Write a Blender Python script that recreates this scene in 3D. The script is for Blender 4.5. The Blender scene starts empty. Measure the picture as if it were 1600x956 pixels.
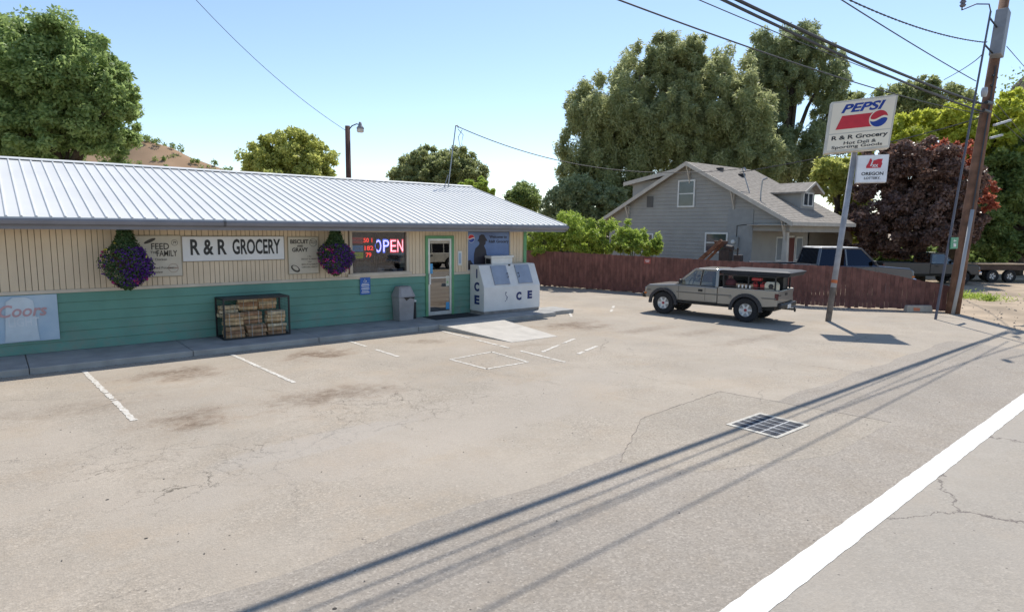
import bpy, bmesh, math, random
import numpy as np
from mathutils import Vector, Matrix
random.seed(7)
R = math.radians
S = bpy.context.scene
C = S.collection

# ------------------------------------------------------------ camera
FPX, CX, CY, CAMH = 980.0, 800.0, 478.0, 2.8
PITCH, ROLL, ALPHA = math.atan(121/FPX), 0.010, R(50.2885)
fw = Vector((math.cos(ALPHA)*math.cos(PITCH), math.sin(ALPHA)*math.cos(PITCH), -math.sin(PITCH)))
rt0 = Vector((math.sin(ALPHA), -math.cos(ALPHA), 0)); up0 = rt0.cross(fw)
rt = rt0*math.cos(ROLL)+up0*math.sin(ROLL); up = -rt0*math.sin(ROLL)+up0*math.cos(ROLL)
cd = bpy.data.cameras.new('camera'); cam = bpy.data.objects.new('camera', cd); C.objects.link(cam)
m = Matrix((rt, up, -fw)).transposed().to_4x4(); m.translation = Vector((0, 0, CAMH)); cam.matrix_world = m
cd.sensor_width = 36; cd.lens = FPX/1600*36; cd.clip_end = 4000; cd.clip_start = .05
S.camera = cam

# ------------------------------------------------------------ light
SUN_EL = R(55); SDIR = Vector((.88, .47, 0)).normalized()      # towards the sun, horizontally
w = bpy.data.worlds.new('World'); S.world = w; w.use_nodes = True
nt = w.node_tree; bg = nt.nodes['Background']
sky = nt.nodes.new('ShaderNodeTexSky'); sky.sky_type = 'NISHITA'; sky.sun_disc = False
sky.sun_elevation = SUN_EL; sky.sun_rotation = math.atan2(SDIR.x, SDIR.y)
sky.altitude = 600; sky.air_density = 1.0; sky.dust_density = .3; sky.ozone_density = 1.0
nt.links.new(sky.outputs[0], bg.inputs[0]); bg.inputs[1].default_value = .15
sl = bpy.data.lights.new('sun', 'SUN'); sl.energy = 4.2; sl.angle = R(.53); sl.color = (1, .955, .88)
so = bpy.data.objects.new('sun', sl); C.objects.link(so)
so.rotation_euler = (-(SDIR*math.cos(SUN_EL)+Vector((0, 0, math.sin(SUN_EL))))).to_track_quat('-Z', 'Y').to_euler()
so.location = (0, 0, 60)
S.view_settings.view_transform = 'Standard'; S.view_settings.look = 'None'
S.view_settings.exposure = .28; S.view_settings.gamma = 1

def ray(x, y): return fw + rt*((x-CX)/FPX) - up*((y-CY)/FPX)
def P(x, y, ax, val):                                              # photo direction met with a world plane
    d = ray(x, y); o = Vector((0, 0, CAMH)); return o + d*((val-o[ax])/d[ax])
def PD(x, y, dep): return Vector((0, 0, CAMH)) + ray(x, y)*dep     # ... at a given distance

# ------------------------------------------------------------ tags
def tag(o, label=None, cat=None, group=None, kind=None):
    if label: o['label'] = label
    if cat: o['category'] = cat
    if group: o['group'] = group
    if kind: o['kind'] = kind
    return o
def thing(name, label, cat, loc=(0, 0, 0), rz=0, group=None):
    o = bpy.data.objects.new(name, None); C.objects.link(o); o.location = loc; o.rotation_euler.z = rz
    o.empty_display_size = .2
    return tag(o, label, cat, group)

# ------------------------------------------------------------ materials
MATS = {}
def mat(name, col, rough=.6, metal=0, var=.12, scale=3.0, bump=.0, bscale=40, spec=.5, emit=None, dirt=None, alpha=None, coat=0):
    if name in MATS: return MATS[name]
    M = bpy.data.materials.new(name); M.use_nodes = True; t = M.node_tree; b = t.nodes['Principled BSDF']
    b.inputs['Roughness'].default_value = rough; b.inputs['Metallic'].default_value = metal
    b.inputs['Specular IOR Level'].default_value = spec; b.inputs['Coat Weight'].default_value = coat
    tc = t.nodes.new('ShaderNodeTexCoord')
    n = t.nodes.new('ShaderNodeTexNoise'); n.inputs['Scale'].default_value = scale; n.inputs['Detail'].default_value = 6
    t.links.new(tc.outputs['Object'], n.inputs['Vector'])
    r = t.nodes.new('ShaderNodeValToRGB'); e = r.color_ramp.elements
    c = np.array(col[:3], float); d = c*(1-var) if dirt is None else np.array(dirt, float)
    e[0].position = .32; e[0].color = (*d, 1); e[1].position = .66; e[1].color = (*np.clip(c*(1+var*.5), 0, 1), 1)
    t.links.new(n.outputs[0], r.inputs[0]); t.links.new(r.outputs[0], b.inputs['Base Color'])
    if bump:
        n2 = t.nodes.new('ShaderNodeTexNoise'); n2.inputs['Scale'].default_value = bscale; n2.inputs['Detail'].default_value = 4
        t.links.new(tc.outputs['Object'], n2.inputs['Vector'])
        bp = t.nodes.new('ShaderNodeBump'); bp.inputs['Strength'].default_value = bump; bp.inputs['Distance'].default_value = .02
        t.links.new(n2.outputs[0], bp.inputs['Height']); t.links.new(bp.outputs[0], b.inputs['Normal'])
    if emit:
        b.inputs['Emission Color'].default_value = (*emit[:3], 1); b.inputs['Emission Strength'].default_value = emit[3]
    MATS[name] = M; return M
def glassmat(name, tint=(.75, .8, .8), refl=.12, rough=.02, gtint=(1, 1, 1)):
    if name in MATS: return MATS[name]
    M = bpy.data.materials.new(name); M.use_nodes = True; t = M.node_tree; t.nodes.clear()
    o = t.nodes.new('ShaderNodeOutputMaterial'); mx = t.nodes.new('ShaderNodeMixShader')
    tr = t.nodes.new('ShaderNodeBsdfTransparent'); tr.inputs[0].default_value = (*tint, 1)
    gl = t.nodes.new('ShaderNodeBsdfGlossy'); gl.inputs['Roughness'].default_value = rough; gl.inputs[0].default_value = (*gtint, 1)
    lw = t.nodes.new('ShaderNodeFresnel'); lw.inputs[0].default_value = 1.5
    mt = t.nodes.new('ShaderNodeMath'); mt.operation = 'ADD'; mt.inputs[1].default_value = refl; mt.use_clamp = True
    t.links.new(lw.outputs[0], mt.inputs[0]); t.links.new(mt.outputs[0], mx.inputs[0])
    t.links.new(tr.outputs[0], mx.inputs[1]); t.links.new(gl.outputs[0], mx.inputs[2]); t.links.new(mx.outputs[0], o.inputs[0])
    MATS[name] = M; return M
def leafmat(name, dark, light, tip=None, trans=.35, rough=.5):
    M = bpy.data.materials.new(name); M.use_nodes = True; t = M.node_tree; t.nodes.clear()
    o = t.nodes.new('ShaderNodeOutputMaterial'); g = t.nodes.new('ShaderNodeNewGeometry')
    r = t.nodes.new('ShaderNodeValToRGB'); e = r.color_ramp.elements
    e[0].color = (*dark, 1); e[1].color = (*light, 1); e[0].position = .05; e[1].position = .85
    if tip: x = e.new(.97); x.color = (*tip, 1)
    tc = t.nodes.new('ShaderNodeTexCoord'); n = t.nodes.new('ShaderNodeTexNoise'); n.inputs['Scale'].default_value = .8
    t.links.new(tc.outputs['Object'], n.inputs['Vector'])
    a = t.nodes.new('ShaderNodeMath'); a.operation = 'MULTIPLY_ADD'; a.inputs[1].default_value = .55
    b2 = t.nodes.new('ShaderNodeMath'); b2.operation = 'MULTIPLY'; b2.inputs[1].default_value = .5
    t.links.new(g.outputs['Random Per Island'], a.inputs[0]); t.links.new(n.outputs[0], b2.inputs[0]); t.links.new(b2.outputs[0], a.inputs[2])
    t.links.new(a.outputs[0], r.inputs[0])
    d = t.nodes.new('ShaderNodeBsdfPrincipled'); d.inputs['Roughness'].default_value = rough; d.inputs['Specular IOR Level'].default_value = .35
    tl = t.nodes.new('ShaderNodeBsdfTranslucent'); mx = t.nodes.new('ShaderNodeMixShader'); mx.inputs[0].default_value = trans
    t.links.new(r.outputs[0], d.inputs['Base Color']); t.links.new(r.outputs[0], tl.inputs[0])
    t.links.new(d.outputs[0], mx.inputs[1]); t.links.new(tl.outputs[0], mx.inputs[2]); t.links.new(mx.outputs[0], o.inputs[0])
    return M

# ------------------------------------------------------------ mesh building
class MB:
    def __init__(s): s.v = []; s.f = []
    def add(s, vs, fs):
        o = len(s.v); s.v += [tuple(v) for v in vs]; s.f += [tuple(i+o for i in f) for f in fs]; return s
    def box(s, a, b, M=None):
        x0, y0, z0 = a; x1, y1, z1 = b
        vs = [Vector(q) for q in ((x0,y0,z0),(x1,y0,z0),(x1,y1,z0),(x0,y1,z0),(x0,y0,z1),(x1,y0,z1),(x1,y1,z1),(x0,y1,z1))]
        if M: vs = [M @ v for v in vs]
        return s.add(vs, [(0,3,2,1),(4,5,6,7),(0,1,5,4),(1,2,6,5),(2,3,7,6),(3,0,4,7)])
    def hexa(s, vs): return s.add(vs, [(0,3,2,1),(4,5,6,7),(0,1,5,4),(1,2,6,5),(2,3,7,6),(3,0,4,7)])
    def quad(s, *vs): return s.add(vs, [tuple(range(len(vs)))])
    def tube(s, pts, r, n=8, caps=True):
        pts = [Vector(p) for p in pts]; k = len(pts)
        rs = r if isinstance(r, (list, tuple)) else [r]*k
        o = len(s.v); ref = Vector((.13, .31, .94)).normalized()
        for i, p in enumerate(pts):
            d = (pts[min(i+1, k-1)]-pts[max(i-1, 0)]).normalized()
            a = d.cross(ref)
            if a.length < .15: a = d.cross(Vector((1, 0, 0)))
            a.normalize(); b = d.cross(a)
            for j in range(n):
                t = 2*math.pi*j/n; s.v.append(tuple(p+a*math.cos(t)*rs[i]+b*math.sin(t)*rs[i]))
        for i in range(k-1):
            for j in range(n):
                j2 = (j+1) % n; s.f.append((o+i*n+j, o+i*n+j2, o+(i+1)*n+j2, o+(i+1)*n+j))
        if caps: s.f.append(tuple(o+j for j in range(n))[::-1]); s.f.append(tuple(o+(k-1)*n+j for j in range(n)))
        return s
    def bar(s, p, q, w, h=None, upv=(0, 0, 1)):                       # rectangular bar from p to q
        p, q = Vector(p), Vector(q); h = h or w; d = (q-p).normalized(); a = d.cross(Vector(upv))
        if a.length < .05: a = d.cross(Vector((1, 0, 0)))
        a.normalize(); b = a.cross(d); a = a*w/2; b = b*h/2
        return s.add([p-a-b, p+a-b, q+a-b, q-a-b, p-a+b, p+a+b, q+a+b, q-a+b], [(0,3,2,1),(4,5,6,7),(0,1,5,4),(1,2,6,5),(2,3,7,6),(3,0,4,7)])
    def prism(s, poly, y0, y1, fn=None):                            # polygon in xz swept along y
        fn = fn or (lambda x, z, y: (x, y, z)); n = len(poly)
        vs = [fn(x, z, y0) for x, z in poly]+[fn(x, z, y1) for x, z in poly]
        return s.add(vs, [tuple(range(n)), tuple(range(2*n-1, n-1, -1))]+[(i, n+i, n+(i+1) % n, (i+1) % n) for i in range(n)])
    def lathe(s, prof, M=None, n=24):                                 # (r, z) profile round z
        o = len(s.v); M = M or Matrix()
        for r, z in prof:
            for j in range(n):
                t = 2*math.pi*j/n; s.v.append(tuple(M @ Vector((r*math.cos(t), r*math.sin(t), z))))
        for i in range(len(prof)-1):
            for j in range(n):
                j2 = (j+1) % n; s.f.append((o+i*n+j, o+i*n+j2, o+(i+1)*n+j2, o+(i+1)*n+j))
        return s
    def build(s, name, m, parent=None, bevel=0, smooth=False, seg=2, world=True):
        me = bpy.data.meshes.new(name)
        off = Vector((0, 0, 0))
        if parent and world:
            p = parent
            while p: off += p.location; p = p.parent
        me.from_pydata([tuple(Vector(v)-off) for v in s.v], [], s.f); me.update()
        bm = bmesh.new(); bm.from_mesh(me); bmesh.ops.recalc_face_normals(bm, faces=bm.faces); bm.to_mesh(me); bm.free()
        me.materials.append(m)
        if smooth:
            for p in me.polygons: p.use_smooth = True
        o = bpy.data.objects.new(name, me); C.objects.link(o); o.parent = parent
        if bevel:
            b = o.modifiers.new('bevel', 'BEVEL'); b.width = bevel; b.segments = seg; b.limit_method = 'ANGLE'; b.angle_limit = R(35)
            b.harden_normals = False
        return o
def copy_tree(o, parent=None):
    c = o.copy(); C.objects.link(c); c.parent = parent
    for ch in list(o.children): copy_tree(ch, c)
    return c
def text(s, size, name, m, parent, loc, rot=(R(90), 0, 0), xs=1.0, offset=0.0, shear=0, align='CENTER', ext=.002, spacing=1.0, local=None, width=None):
    cu = bpy.data.curves.new(name, 'FONT'); cu.body = s; cu.size = size; cu.offset = offset; cu.extrude = ext; cu.shear = shear
    cu.align_x = align; cu.align_y = 'CENTER'; cu.space_character = spacing; cu.resolution_u = 3
    to = bpy.data.objects.new(name, cu); C.objects.link(to); bpy.context.view_layer.update()
    me = bpy.data.meshes.new_from_object(to.evaluated_get(bpy.context.evaluated_depsgraph_get()))
    bpy.data.objects.remove(to); bpy.data.curves.remove(cu)
    if width:
        xx = [v.co.x for v in me.vertices]; xs = width/(max(xx)-min(xx))
    from mathutils import Euler
    M = Matrix.Translation(loc) @ (rot if isinstance(rot, Matrix) else Euler(rot).to_matrix().to_4x4()) @ Matrix.Diagonal((xs, 1, 1, 1))
    off = Vector((0, 0, 0))
    if parent and local is None:
        p = parent
        while p: off += p.location; p = p.parent
    me.transform(Matrix.Translation(-off) @ M); me.materials.clear(); me.materials.append(m)
    o = bpy.data.objects.new(name, me); C.objects.link(o); o.parent = parent
    return o
def disc(cx, cz, r, n=28): return [(cx+r*math.cos(2*math.pi*i/n), cz+r*math.sin(2*math.pi*i/n)) for i in range(n)]

# ============================================================ GROUND
D = 16.15          # front wall of the store
def asphalt(name, base, road=False, mode='lot'):
    M = bpy.data.materials.new(name); M.use_nodes = True; t = M.node_tree; b = t.nodes['Principled BSDF']; L = t.links.new
    b.inputs['Roughness'].default_value = .9; b.inputs['Specular IOR Level'].default_value = .25
    geo = t.nodes.new('ShaderNodeNewGeometry'); pos = geo.outputs['Position']
    def noise(sc, det=6, rough=.55, vec=None, dist=0):
        n = t.nodes.new('ShaderNodeTexNoise'); n.inputs['Scale'].default_value = sc; n.inputs['Detail'].default_value = det
        n.inputs['Roughness'].default_value = rough; n.inputs['Distortion'].default_value = dist; L(vec or pos, n.inputs['Vector']); return n.outputs[0]
    def ramp(v, p0, p1, c0=0, c1=1):
        r = t.nodes.new('ShaderNodeMapRange'); r.inputs[1].default_value = p0; r.inputs[2].default_value = p1
        r.inputs[3].default_value = c0; r.inputs[4].default_value = c1; L(v, r.inputs[0]); return r.outputs[0]
    def math_(op, a, b_):
        n = t.nodes.new('ShaderNodeMath'); n.operation = op
        for i, q in enumerate((a, b_)):
            if isinstance(q, (int, float)): n.inputs[i].default_value = q
            else: L(q, n.inputs[i])
        return n.outputs[0]
    def mix(f, c0, c1):
        n = t.nodes.new('ShaderNodeMix'); n.data_type = 'RGBA'
        if isinstance(f, (int, float)): n.inputs[0].default_value = f
        else: L(f, n.inputs[0])
        for i, c in ((6, c0), (7, c1)):
            if isinstance(c, tuple): n.inputs[i].default_value = (*c, 1)
            else: L(c, n.inputs[i])
        return n.outputs[2]
    base = np.array(base)
    col = mix(ramp(noise(.35, 8, .65), .38, .62), tuple(base*.86), tuple(np.array([base[0]*1.05, base[1]*1.04, base[2]*1.03])))
    col = mix(math_('MULTIPLY', ramp(noise(1.6, 9, .75), .46, .66), .45), col, tuple(base*np.array([.80, .74, .66])))
    # aggregate speckle
    vo = t.nodes.new('ShaderNodeTexVoronoi'); vo.inputs['Scale'].default_value = 55; L(pos, vo.inputs['Vector'])
    sp = t.nodes.new('ShaderNodeSeparateColor'); L(vo.outputs['Color'], sp.inputs[0])
    rough_zone = ramp(noise(.55, 4, .6), .42, .58, .35, 1) if mode == 'lot' else 1.0
    col = mix(math_('MULTIPLY', ramp(sp.outputs[0], .0, 1, 0, .62), rough_zone), col, tuple(base*.52))
    col = mix(math_('MULTIPLY', ramp(sp.outputs[1], .84, 1, 0, .42), rough_zone), col, tuple(np.clip(base*1.4, 0, .8)))
    if mode == 'lot': col = mix(ramp(noise(.8, 7, .6), .5, .62, 0, .35), col, (base[0]*.95, base[1]*.955, base[2]*.98))
    if mode == 'lot': col = mix(ramp(noise(.45, 8, .7), .52, .68, 0, .5), col, (base[0]*.93, base[1]*.84, base[2]*.74))
    col = mix(ramp(noise(26, 3), .5, .75, 0, .3), col, tuple(base*.6))
    # spots of tar and gum
    v2 = t.nodes.new('ShaderNodeTexVoronoi'); v2.inputs['Scale'].default_value = 1.5; L(pos, v2.inputs['Vector'])
    col = mix(math_('LESS_THAN', v2.outputs['Distance'], .028), col, (.05, .045, .04))
    v3 = t.nodes.new('ShaderNodeTexVoronoi'); v3.inputs['Scale'].default_value = 4.5; L(pos, v3.inputs['Vector'])
    col = mix(math_('LESS_THAN', v3.outputs['Distance'], .045), col, (.11, .095, .08))
    # cracks
    warp = t.nodes.new('ShaderNodeVectorMath'); warp.operation = 'MULTIPLY_ADD'
    nn = t.nodes.new('ShaderNodeTexNoise'); nn.inputs['Scale'].default_value = 1.3; nn.inputs['Detail'].default_value = 8; nn.inputs['Roughness'].default_value = .7; L(pos, nn.inputs['Vector'])
    L(nn.outputs['Color'], warp.inputs[0]); warp.inputs[1].default_value = (.9, .9, 0); L(pos, warp.inputs[2])
    def crack(scale, w, mask):
        v = t.nodes.new('ShaderNodeTexVoronoi'); v.feature = 'DISTANCE_TO_EDGE'; v.inputs['Scale'].default_value = scale; L(warp.outputs[0], v.inputs['Vector'])
        return math_('MULTIPLY', ramp(v.outputs['Distance'], 0, w, 1, 0), mask)
    def blob(x, y, rx, ry, ang=0, soft=.9, namp=1.3, nsc=2.2):
        mp = t.nodes.new('ShaderNodeMapping'); mp.vector_type = 'TEXTURE'; mp.inputs['Location'].default_value = (x, y, 0)
        mp.inputs['Rotation'].default_value = (0, 0, ang); mp.inputs['Scale'].default_value = (rx, ry, 1); L(pos, mp.inputs['Vector'])
        ln = t.nodes.new('ShaderNodeVectorMath'); ln.operation = 'LENGTH'
        sx = t.nodes.new('ShaderNodeVectorMath'); sx.operation = 'MULTIPLY'; sx.inputs[1].default_value = (1, 1, 0); L(mp.outputs[0], sx.inputs[0]); L(sx.outputs[0], ln.inputs[0])
        v = math_('ADD', ln.outputs['Value'], ramp(noise(nsc, 6, .65), .3, .7, -namp/2, namp/2))
        return ramp(v, 1.1, 1.1-soft, 0, 1)
    if not road:
        def gp_(x, y): q = P(x, y, 2, 0); return q.x, q.y
        def line_band(x0, y0, x1, y1, w_, soft=.5, namp=1.0):
            (ax, ay), (bx_, by) = gp_(x0, y0), gp_(x1, y1); return blob((ax+bx_)/2, (ay+by)/2, math.hypot(bx_-ax, by-ay)/2, w_, math.atan2(by-ay, bx_-ax), soft, namp, 1.5)
        dark_c = (.10, .085, .065)
        col = mix(math_('MULTIPLY', crack(2.6, .017, 1.0), line_band(180, 800, 560, 665, .6)), col, dark_c)
        col = mix(math_('MULTIPLY', crack(2.2, .020, 1.0), line_band(480, 690, 800, 612, .6)), col, dark_c)
        col = mix(math_('MULTIPLY', crack(3.4, .016, 1.0), line_band(420, 640, 720, 620, .9)), col, dark_c)
        col = mix(math_('MULTIPLY', crack(2.8, .016, 1.0), line_band(60, 750, 300, 690, .8)), col, (.15, .125, .10))
        col = mix(math_('MULTIPLY', crack(.30, .0035, 1.0), ramp(noise(.5, 3), .45, .6, 0, .7)), col, (.15, .13, .11))
        col = mix(math_('MULTIPLY', line_band(330, 735, 640, 655, .35, .3, .5), .4), col, tuple(base*np.array([.93, .97, 1.05])))
        for (x, y, rx, ry, k) in ((272, 582, .75, .40, 1), (305, 588, .5, .25, .8), (498, 553, .62, .42, 1.1), (520, 556, .35, .3, .8), (668, 534, .5, .35, .6), (885, 508, 1.0, .45, 1), (925, 512, .7, .3, .8), (290, 652, .5, .4, .8), (310, 665, .4, .22, .8), (485, 622, .8, .5, .6), (120, 640, 1.2, .5, .3), (1010, 515, 1.2, .3, .5), (560, 612, .8, .4, .5), (1090, 520, 1.0, .3, .4), (1180, 530, 1.6, .3, .35), (820, 540, .9, .3, .3)):
            x, y = gp_(x, y); fine = ramp(noise(7, 8, .75), .36, .56)
            col = mix(math_('MULTIPLY', math_('MULTIPLY', blob(x, y, rx, ry), fine), min(1, k*.85)), col, (.085, .055, .032))
            col = mix(math_('MULTIPLY', blob(x, y, rx*1.7, ry*1.7), k*.35), col, (.27, .195, .135))
        # paler worn patch and newer patch by the grate
        col = mix(math_('MULTIPLY', blob(5.5, 7.4, 4.0, .9, R(8), .2, .5), .35), col, tuple(base*np.array([.92, .93, .96])))
    else:
        col = mix(.35, col, (base[0]*.8, base[1]*.82, base[2]*.86))
        col = mix(math_('MULTIPLY', crack(.22, .004, 1.0), .9), col, (.12, .10, .09))
    L(col, b.inputs['Base Color'])
    bp = t.nodes.new('ShaderNodeBump'); bp.inputs['Strength'].default_value = .5; bp.inputs['Distance'].default_value = .006
    L(math_('ADD', vo.outputs['Distance'], noise(30, 4)), bp.inputs['Height']); L(bp.outputs[0], b.inputs['Normal'])
    return M
def sheet(name, pts, z, m, label=None):
    mb = MB(); mb.quad(*[(x, y, z) for x, y in pts]); o = mb.build(name, m); o['kind'] = 'structure'; return o
M_dirt = mat('dry dirt', (.40, .31, .215), .95, var=.35, scale=.6, bump=.6, bscale=12)
M_lot = asphalt('worn asphalt', (.43, .372, .30))
M_road = asphalt('road asphalt', (.42, .372, .308), True)
M_patch = asphalt('asphalt patch', (.41, .357, .29), mode='patch')
M_shoulder = asphalt('shoulder asphalt', (.385, .338, .282), mode='patch')
sheet('ground', [(-900, -900), (1500, -900), (1500, 1500), (-900, 1500)], 0, M_dirt)
sheet('parking_lot', [(-40, 2.0), (20.6, 2.0), (22.3, 4.0), (24.2, 5.4), (25.6, 6.6), (24.4, 9.6), (20.2, 26), (18, 45), (-40, 45)], .004, M_lot)
sheet('road', [(-300, -9.5), (400, -9.5), (400, 2.9), (40, 2.9), (4, 2.16), (-10, 1.88), (-300, 1.88)], .0095, M_road)
ya, yb = P(265, 956, 2, 0), P(800, 770, 2, 0)
mb = MB(); rr = random.Random(1); px_ = []
for i in range(141): px_.append((-20+i*.28, ya.y+(yb.y-ya.y)*(-20+i*.28-ya.x)/(yb.x-ya.x)+rr.uniform(-.02, .02)+.04*math.sin(i*.7)))
for (xa, y0_), (xb, y1_) in zip(px_[:-1], px_[1:]): mb.quad((xa, 2.3, .0055), (xb, 2.3, .0055), (xb, y1_, .0055), (xa, y0_, .0055))
tag(mb.build('road_shoulder', M_shoulder), kind='structure')
M_paint = mat('road paint', (.80, .79, .75), .75, scale=9, bump=.3, dirt=(.60, .575, .52))
M_wpaint = mat('worn paint', (.62, .59, .53), .85, scale=16, dirt=(.42, .37, .30))
def wavy(name, x0, x1, y0, y1, z, m, n=240, sl_=0):
    mb = MB(); rr = random.Random(3)
    lo = [y0+rr.uniform(-.006, .006) for _ in range(n+1)]; hi = [y1+rr.uniform(-.006, .006) for _ in range(n+1)]
    for i in range(n):
        a = x0+(x1-x0)*i/n; c = x0+(x1-x0)*(i+1)/n; k0, k1 = .02*(a-4)*sl_, .02*(c-4)*sl_; mb.quad((a, lo[i]+k0, z), (c, lo[i+1]+k1, z), (c, hi[i+1]+k1, z), (a, hi[i]+k0, z))
    o = mb.build(name, m); o['kind'] = 'structure'; return o
wavy('edge_line', -10, 40, 2.10, 2.335, .0135, M_paint, 400, 1)
wavy('edge_line', 40, 400, 2.82, 3.055, .0135, M_paint, 40)
wavy('centre_line', -60, 400, -2.4, -2.27, .0135, mat('yellow paint', (.7, .45, .06), .7), 100)
def stripe(p, q, w, breaks=()):
    """a worn painted line with ragged sides and gaps"""
    p, q = Vector((*p, 0)), Vector((*q, 0)); d = (q-p); L_ = d.length; d.normalize(); n = Vector((-d.y, d.x, 0)); mb = MB(); k = int(L_/.06); rr = random.Random(int(p.x*100))
    prev = None
    for i in range(k+1):
        t = i/k; on = not any(a < t < b for a, b in breaks)
        if on and rr.random() < .10*t*t: on = False
        c = p+d*L_*t; l = c-n*(w/2+rr.uniform(-.014, .010)); r_ = c+n*(w/2+rr.uniform(-.014, .010))
        if prev and on: mb.quad((prev[0].x, prev[0].y, .0095), (l.x, l.y, .0095), (r_.x, r_.y, .0095), (prev[1].x, prev[1].y, .0095))
        prev = (l, r_)
    o = mb.build('parking_line', M_wpaint); o['kind'] = 'structure'; return o
stripe((1.22, 14.3), (1.42, 10.2), .085)
stripe((3.90, 14.3), (4.05, 11.0), .085)
stripe((6.65, 14.35), (6.68, 11.9), .08, ((.4, .58),))
stripe((9.33, 14.3), (9.2, 9.3), .09, ((.3, .36), (.62, .7)))
stripe((9.55, 10.4), (11.4, 11.2), .09, ((.5, .62),))
stripe((10.05, 9.75), (11.1, 10.15), .09, ((.3, .4),))
for a, b_ in (((7.42, 10.98), (8.63, 11.1)), ((8.63, 11.1), (8.58, 9.78)), ((8.58, 9.78), (7.48, 9.78)), ((7.48, 9.78), (7.42, 10.98))): stripe(a, b_, .07)
stripe((16.2, 14.2), (17.6, 15.3), .09, ((.4, .6),)); stripe((14.2, 14.1), (14.9, 14.9), .09)
# newer patch round the storm grate
seam = [tuple(P(x, y, 2, 0))[:2] for x, y in ((968, 722), (1003, 654), (1125, 612), (1392, 660), (1300, 712), (1090, 738))]
sheet('asphalt_patch', seam, .0068, M_patch)
# seam of the patch
mb = MB()
seam = seam[:4]
for (a, b_) in zip(seam[:-1], seam[1:]):
    pv = None
    for i in range(25):
        t = i/24; x = a[0]+(b_[0]-a[0])*t+random.uniform(-.02, .02); y = a[1]+(b_[1]-a[1])*t+random.uniform(-.02, .02)
        if pv: mb.bar((pv[0], pv[1], .0085), (x, y, .0085), .006, .002)
        pv = (x, y)
tag(mb.build('patch_seam', mat('tar', (.16, .14, .12), .8)), kind='structure')
# pavement along the shop front
M_conc = mat('concrete', (.36, .35, .33), .9, var=.2, scale=2.5, bump=.4, bscale=50)
mb = MB()
sx = [-8, -5, -2.4, .4, 3.2, 6.0, 8.8, 11.5, 13.95]
for a, c in zip(sx[:-1], sx[1:]): mb.box((a+.006, 14.55, -.1), (c-.006, D+.3, .13))
mb.box((13.962, 14.75, -.1), (14.95, 15.75, .13))
tag(mb.build('sidewalk', M_conc, bevel=.015), kind='structure')
mb = MB()
mb.hexa([(9.75, 11.75, 0), (11.3, 11.72, 0), (11.55, 14.54, 0), (9.45, 14.54, 0), (9.75, 11.75, .012), (11.3, 11.72, .012), (11.55, 14.54, .135), (9.45, 14.54, .135)])
tag(mb.build('concrete_ramp', mat('pale concrete', (.50, .46, .40), .9, var=.12, scale=3, bump=.3, bscale=60), bevel=.006), kind='structure')

# ============================================================ STORE
store = thing('grocery_store', 'long low green and cream grocery store with white ribbed metal roof and hanging baskets', 'building', (5, D, 0))
M_teal = mat('teal siding', (.125, .30, .235), .6, var=.14, scale=1.2, bump=.1)
def splash(M, z0, z1, col):
    t = M.node_tree; b = t.nodes['Principled BSDF']; src = b.inputs['Base Color'].links[0].from_socket
    g = t.nodes.new('ShaderNodeNewGeometry'); sx_ = t.nodes.new('ShaderNodeSeparateXYZ'); t.links.new(g.outputs['Position'], sx_.inputs[0])
    mr_ = t.nodes.new('ShaderNodeMapRange'); mr_.inputs[1].default_value = z0; mr_.inputs[2].default_value = z1; mr_.inputs[3].default_value = .9; mr_.inputs[4].default_value = .08; t.links.new(sx_.outputs[2], mr_.inputs[0])
    n = t.nodes.new('ShaderNodeTexNoise'); n.inputs['Scale'].default_value = 3.5; n.inputs['Detail'].default_value = 9; n.inputs['Roughness'].default_value = .75; t.links.new(g.outputs['Position'], n.inputs['Vector'])
    m1 = t.nodes.new('ShaderNodeMapRange'); m1.inputs[1].default_value = .42; m1.inputs[2].default_value = .7; t.links.new(n.outputs[0], m1.inputs[0])
    m2 = t.nodes.new('ShaderNodeMath'); m2.operation = 'MULTIPLY'; t.links.new(mr_.outputs[0], m2.inputs[0]); t.links.new(m1.outputs[0], m2.inputs[1])
    mx = t.nodes.new('ShaderNodeMix'); mx.data_type = 'RGBA'; t.links.new(m2.outputs[0], mx.inputs[0]); t.links.new(src, mx.inputs[6]); mx.inputs[7].default_value = (*col, 1); t.links.new(mx.outputs[2], b.inputs['Base Color'])
splash(M_teal, .15, .75, (.24, .25, .20))
M_cream = mat('cream siding', (.70, .57, .41), .7, var=.12, scale=1.0, bump=.12)
M_trimc = mat('cream trim', (.60, .52, .42), .6)
M_green = mat('green trim', (.12, .33, .16), .5)
M_roof = mat('white metal roofing', (.64, .635, .61), .5, metal=.0, var=.05, scale=.8, spec=.35)
M_gut = mat('grey gutter', (.20, .20, .225), .5, var=.1)
M_dark = mat('dark interior', (.045, .04, .04), .8)
X0, X1 = -7.0, 13.95
WX0, WX1, WZ0, WZ1 = 7.66, 9.36, 1.53, 2.66   # shop window
PX0, PX1, PZ0 = 11.56, 13.25, 1.53            # poster window
DX0, DX1, DZ1 = 10.0, 11.02, 2.56             # door with its green casing
# lower lap siding
mb = MB(); zs = [.13+i*(1.36-.13)/6 for i in range(7)]
for a, c in ((X0, DX0), (DX1, X1)):
    for z0, z1 in zip(zs[:-1], zs[1:]):
        mb.hexa([(a, D-.034, z0+.006), (c, D-.034, z0+.006), (c, D+.1, z0+.006), (a, D+.1, z0+.006), (a, D-.010, z1), (c, D-.010, z1), (c, D+.1, z1), (a, D+.1, z1)])
mb.build('lower_siding', M_teal, store)
# backing so joints between boards are closed
mb = MB(); mb.box((X0, D+.02, .13), (DX0, D+.12, 1.50)); mb.box((DX1, D+.02, .13), (X1, D+.12, 1.50)); mb.build('wall_backing', mat('groove', (.10, .09, .075), .9), store)
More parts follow.
